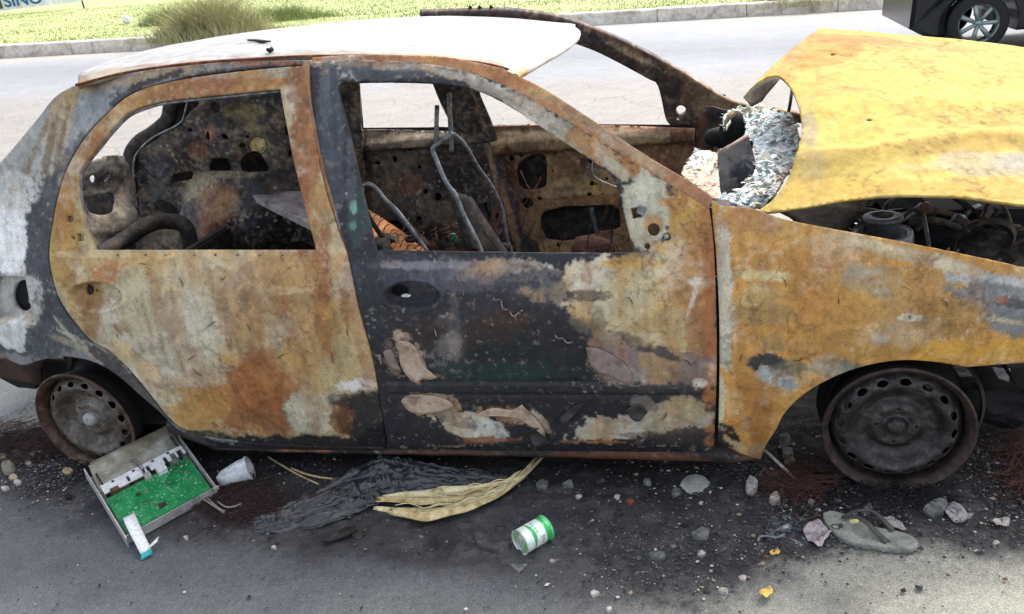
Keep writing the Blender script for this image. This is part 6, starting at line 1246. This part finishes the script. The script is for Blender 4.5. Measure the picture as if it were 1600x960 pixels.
# ---- coil cluster
cl = empty('coil_cluster', at(1225, 828, Z=0)); tag(cl, 'heap of grey melted coils and scraps left of the pinkish paper', 'coil heap')
GCO = mat('grey_ash_metal', (124, 128, 128), (74, 76, 78), 50, .7, .2, .001, c3=(160, 162, 160)); TEAL = mat('grey_green_scrap', (88, 104, 104), (54, 62, 64), 40, .7)
for k in range(4): lathe('coil', [(.022-.003*k, 0), (.0242-.003*k, .002), (.022-.003*k, .004), (.0198-.003*k, .002), (.022-.003*k, 0)], GCO, cl, at(1222+k*1.5, 832-k*2.2, Z=.014+.004*k), 'Y', 26, Euler((.5, .2, .4+.05*k)).to_matrix())
for k in range(20):
    c = at(random.uniform(1190, 1262), random.uniform(806, 846), Z=0)+vec(0, 0, .006); box('scrap', c, (random.uniform(.01, .03), random.uniform(.004, .012), random.uniform(.003, .01)), random.choice([GCO, TEAL, TEAL, CHAR]), cl, (random.uniform(-.5, .5), random.uniform(-.5, .5), random.uniform(0, 3)), .001, .002)
tube('bent_rod', crv([at(1184, 846, Z=.006), at(1188, 839, Z=.012), at(1200, 838, Z=.012), at(1214, 840, Z=.010), at(1226, 834, Z=.012)], 5), .003, GCO, cl, 6)
tube('bent_rod', [at(1234, 842, Z=.008), at(1252, 850, Z=.006)], .003, GCO, cl, 6)
tube('red_wire', crv([at(1262, 812, Z=.01), at(1272, 808, Z=.018), at(1278, 798, Z=.012)], 5), .003, RW2, cl, 6)
# ---- ash rubble: countless chips
def rubble():  # dense where the tyres burnt away
    R = np.random.default_rng(21); n = 60000; V = []; CL = []
    x = R.uniform(-.75, 3.4, n*4); y = R.uniform(-.62, .9, n*4); P = np.column_stack([x, y, 0*x])
    e_ = np.interp(x, [-1.5, -.4, .2, .6, 1.2, 1.7, 2.0, 2.25, 2.6, 3.2, 4], [-.1, -.12, -.22, -.30, -.34, -.40, -.42, -.24, -.20, -.17, -.2])
    w_ = sstep(-.06, .1, y-e_+.07*fbm(P, 2.2, 4, 3)); w_ = w_*(.25+.75*sstep(-.1, .4, fbm(P, 4, 3, 77)))*(.3+1.0*sstep(1.5, 2.1, x)+.9*sstep(.15, -.1, x))*np.where(y > .25, .35, 1)
    w_ = np.maximum(w_, .025); k = R.random(n*4) < w_; x, y = x[k][:n], y[k][:n]; n = len(x)
    sz = .0016+.0042*R.random(n)**3+.006*(R.random(n) < .02)
    pal = np.array([lin(c) for c in ((60, 60, 62), (38, 36, 38), (80, 80, 82), (104, 102, 100), (178, 174, 166), (132, 116, 96), (86, 62, 52))]); pr = [.27, .30, .18, .11, .05, .04, .04]
    pr = np.array(pr)/sum(pr); ci = R.choice(7, n, p=pr); base = np.array([(1, 0, 0), (0, 1, 0), (-1, 0, 0), (0, -1, 0), (0, 0, .8), (0, 0, -.5)], float)
    f = np.array([(0, 1, 4), (1, 2, 4), (2, 3, 4), (3, 0, 4), (1, 0, 5), (2, 1, 5), (3, 2, 5), (0, 3, 5)])
    a = R.uniform(0, 6.28, n); ca, sa = np.cos(a), np.sin(a); B = base[None]*R.uniform(.45, 1.25, (n, 6, 3))
    B = np.stack([B[..., 0]*ca[:, None]-B[..., 1]*sa[:, None], B[..., 0]*sa[:, None]+B[..., 1]*ca[:, None], B[..., 2]], -1)*sz[:, None, None]*np.stack([1+0*sz, 1+0*sz, .3+.5*R.random(n)], -1)[:, None]
    B += np.stack([x, y, sz*.1+.006], -1)[:, None]; V = B.reshape(-1, 3); F = (f[None]+np.arange(n)[:, None, None]*6).reshape(-1, 3)
    col = np.repeat(pal[ci]*R.uniform(.7, 1.2, (n, 1)), 6, 0)
    m_, nt, b = newmat('ash_chips'); aa = N_(nt, 'ShaderNodeAttribute', attribute_name='Col'); nt.links.new(aa.outputs['Color'], b.inputs['Base Color']); b.inputs['Roughness'].default_value = .85
    tag(mesh('ash_rubble', V, F, m_, None, False, col), 'loose ash, cinders and white crumbs strewn round the wreck', None, None, 'stuff')
rubble()
# ---- charred lumps one can tell apart
for k in range(34):
    if k < 20: x_, y_ = random.uniform(860, 1580), random.uniform(745, 860)
    elif k < 27: x_, y_ = random.uniform(20, 130), random.uniform(690, 780)
    else: x_, y_ = random.uniform(400, 1000), random.uniform(740, 850)
    r_ = random.uniform(5, 11)
    LUMP = ('small charred lump in the rubble left of the rear rim', 'charred lumps left of the rear rim') if x_ < 140 else (('small charred lump in the ash round the foot of the front rim', 'charred lumps below the front rim') if x_ > 1180 else ('small charred lump on the soot below the front door sill', 'charred lumps below the sill'))
    if (1280 < x_ < 1440 and y_ > 800) or (780 < x_ < 880 and y_ > 800): continue
    chunk('charred_lump', [(x_+r_*random.uniform(.6, 1.25)*math.cos(a), y_+r_*.6*random.uniform(.6, 1.25)*math.sin(a)) for a in np.linspace(0, 5.6, 8)], random.uniform(.006, .018), random.choice([CHAR, BLACKM, SLD]), LUMP[0], 'charred lump', .5, s=k, group=LUMP[1])
# ---- litter at the kerb
pb = groundhit(187, 55); tag(lump('litter_bag', (pb[0], pb[1]+.4, hgt(pb[0], pb[1])+.30), .11, mat('white_bag', (236, 238, 240), (206, 210, 214), 8, .6), None, (1, .8, .8), .4, 3), 'white plastic bag lying on the lawn left of the bushes', 'litter bag')
pb = groundhit(1197, 22); tag(lump('litter_bag', (pb[0], pb[1]-.1, hgt(pb[0], pb[1])+.12), .09, mat('white_paper', (230, 230, 228), (190, 190, 186), 8, .7), None, (.6, .6, 1.5), .4, 5), 'upright white scrap of litter against the kerb by the weeds', 'litter')
pb = groundhit(958, 37); tag(lump('kerb_stone_chip', (pb[0], pb[1]-.1, hgt(pb[0], pb[1])+.04), .06, TANS, None, (1.6, .8, .6), .5, 6), 'grey brown clod at the kerb foot beyond the far pillar', 'clod')
# ---- passing car
def passing_car():
    PAINT = mat('dark_grey_car_paint', (44, 46, 50), (36, 38, 42), 3, .25, .4, 0); GLS = mat('dark_car_glass', (24, 30, 32), (18, 22, 24), 2, .08, 0, 0); TY = mat('tyre_rubber', (34, 34, 34), (24, 24, 24), 40, .8); ALY = mat('alloy_wheel', (150, 166, 164), (120, 134, 132), 20, .35, .6, 0); PLA = mat('black_trim', (28, 28, 30), (20, 20, 22), 20, .6)
    wc = at(1530, 22, Y=8.45); zg = float(hgt(wc[0], 8.5)); X0 = wc[0]-.70; r = .31
    root = empty('passing_car', (X0+2, 9.3, zg)); tag(root, 'dark grey car driving past on the far road beyond the yellow bonnet', 'car')
    prof = [(0, .32), (.02, .62), (.12, .82), (.55, .98), (.95, 1.42), (1.5, 1.5), (2.5, 1.46), (3.15, 1.02), (3.85, .9), (4.05, .7), (4.08, .35), (3.9, .2), (.2, .2)]
    P = []
    for x_, z_ in prof: P.append((x_, z_))
    # wheel arches along the lower edge
    low = []
    for cx in (3.3, .70): low += [(cx+.38*math.cos(t), .3+.38*math.sin(t)) for t in np.linspace(-.25, math.pi+.25, 14)]
    P = P[:-1]+low+[P[-1]]
    n = len(P); V = []; F = []
    yy = [(0.10, .94), (.0, 1.), (.0, 1.), (.1, .94)]
    for y_, sq in ((.06, .97), (.0, 1), (1.7, 1), (1.64, .97)):
        for x_, z_ in P:
            tb = .22*max(0, (z_-.9))/.6; yq = y_+(tb if y_ < .8 else -tb); V.append((X0+2.04+(x_-2.04)*sq, 8.42+yq, zg+.05+(z_-.85)*sq+.85-.05))
    for k in range(3):
        for i in range(n): F.append((k*n+i, k*n+(i+1) % n, (k+1)*n+(i+1) % n, (k+1)*n+i))
    F.append(tuple(range(n-1, -1, -1))); F.append(tuple(3*n+i for i in range(n)))
    mesh('body', V, F, PAINT, root, False)
    for pts in ([(.75, 1.0), (1.05, 1.38), (1.75, 1.42), (1.75, 1.0)], [(1.85, 1.0), (1.85, 1.42), (2.45, 1.38), (2.95, 1.02)]):
        V = [(X0+a, 8.42+.22*max(0, (b_-.9))/.6-.006, zg+b_) for a, b_ in pts]; V += [(a, b_+.02, c) for a, b_, c in V]; mesh('side_window', V, [(0, 1, 2, 3), (7, 6, 5, 4), (0, 4, 5, 1), (1, 5, 6, 2), (2, 6, 7, 3), (3, 7, 4, 0)], GLS, root, False)
    box('side_skirt', (X0+2.05, 8.42, zg+.22), (1.6, .04, .09), PLA, root)
    for cx in (.70, 3.3):
        for yq, sg in ((8.44, 1), (10.08, -1)):
            w_ = lathe('wheel', [(.2, .0), (.27, -.008), (.30, .005), (.31, .03), (.31, .17), (.29, .2), (.2, .2)], TY, root, (X0+cx, yq if sg > 0 else yq-.16, zg+r-.005), 'Y', 40)
            lathe('wheel_rim', [(.205, -.002), (.195, .006), (.185, .03), (.18, .06)], ALY, w_, (X0+cx, yq if sg > 0 else yq+.04, zg+r-.005), 'Y', 40)
            for k in range(7):
                a = 2*math.pi*k/7; c0 = np.array([X0+cx, yq+(.02 if sg > 0 else 0), zg+r-.005]); d = vec(math.cos(a), 0, math.sin(a)); tube('spoke', [c0+d*.03, c0+d*.19], [.022, .028], ALY, w_, 6)
            lathe('hub', [(0, 0), (.04, .005), (.045, .03)], ALY, w_, (X0+cx, yq, zg+r-.005), 'Y', 20)
    box('rear_lamp', (X0+.03, 8.6, zg+.8), (.04, .2, .14), mat('red_lamp', (130, 20, 18), (100, 14, 12), 4, .2, 0, 0), root); box('rear_lamp', (X0+.03, 10.0, zg+.8), (.04, .2, .14), bpy.data.materials['red_lamp'], root)
passing_car()
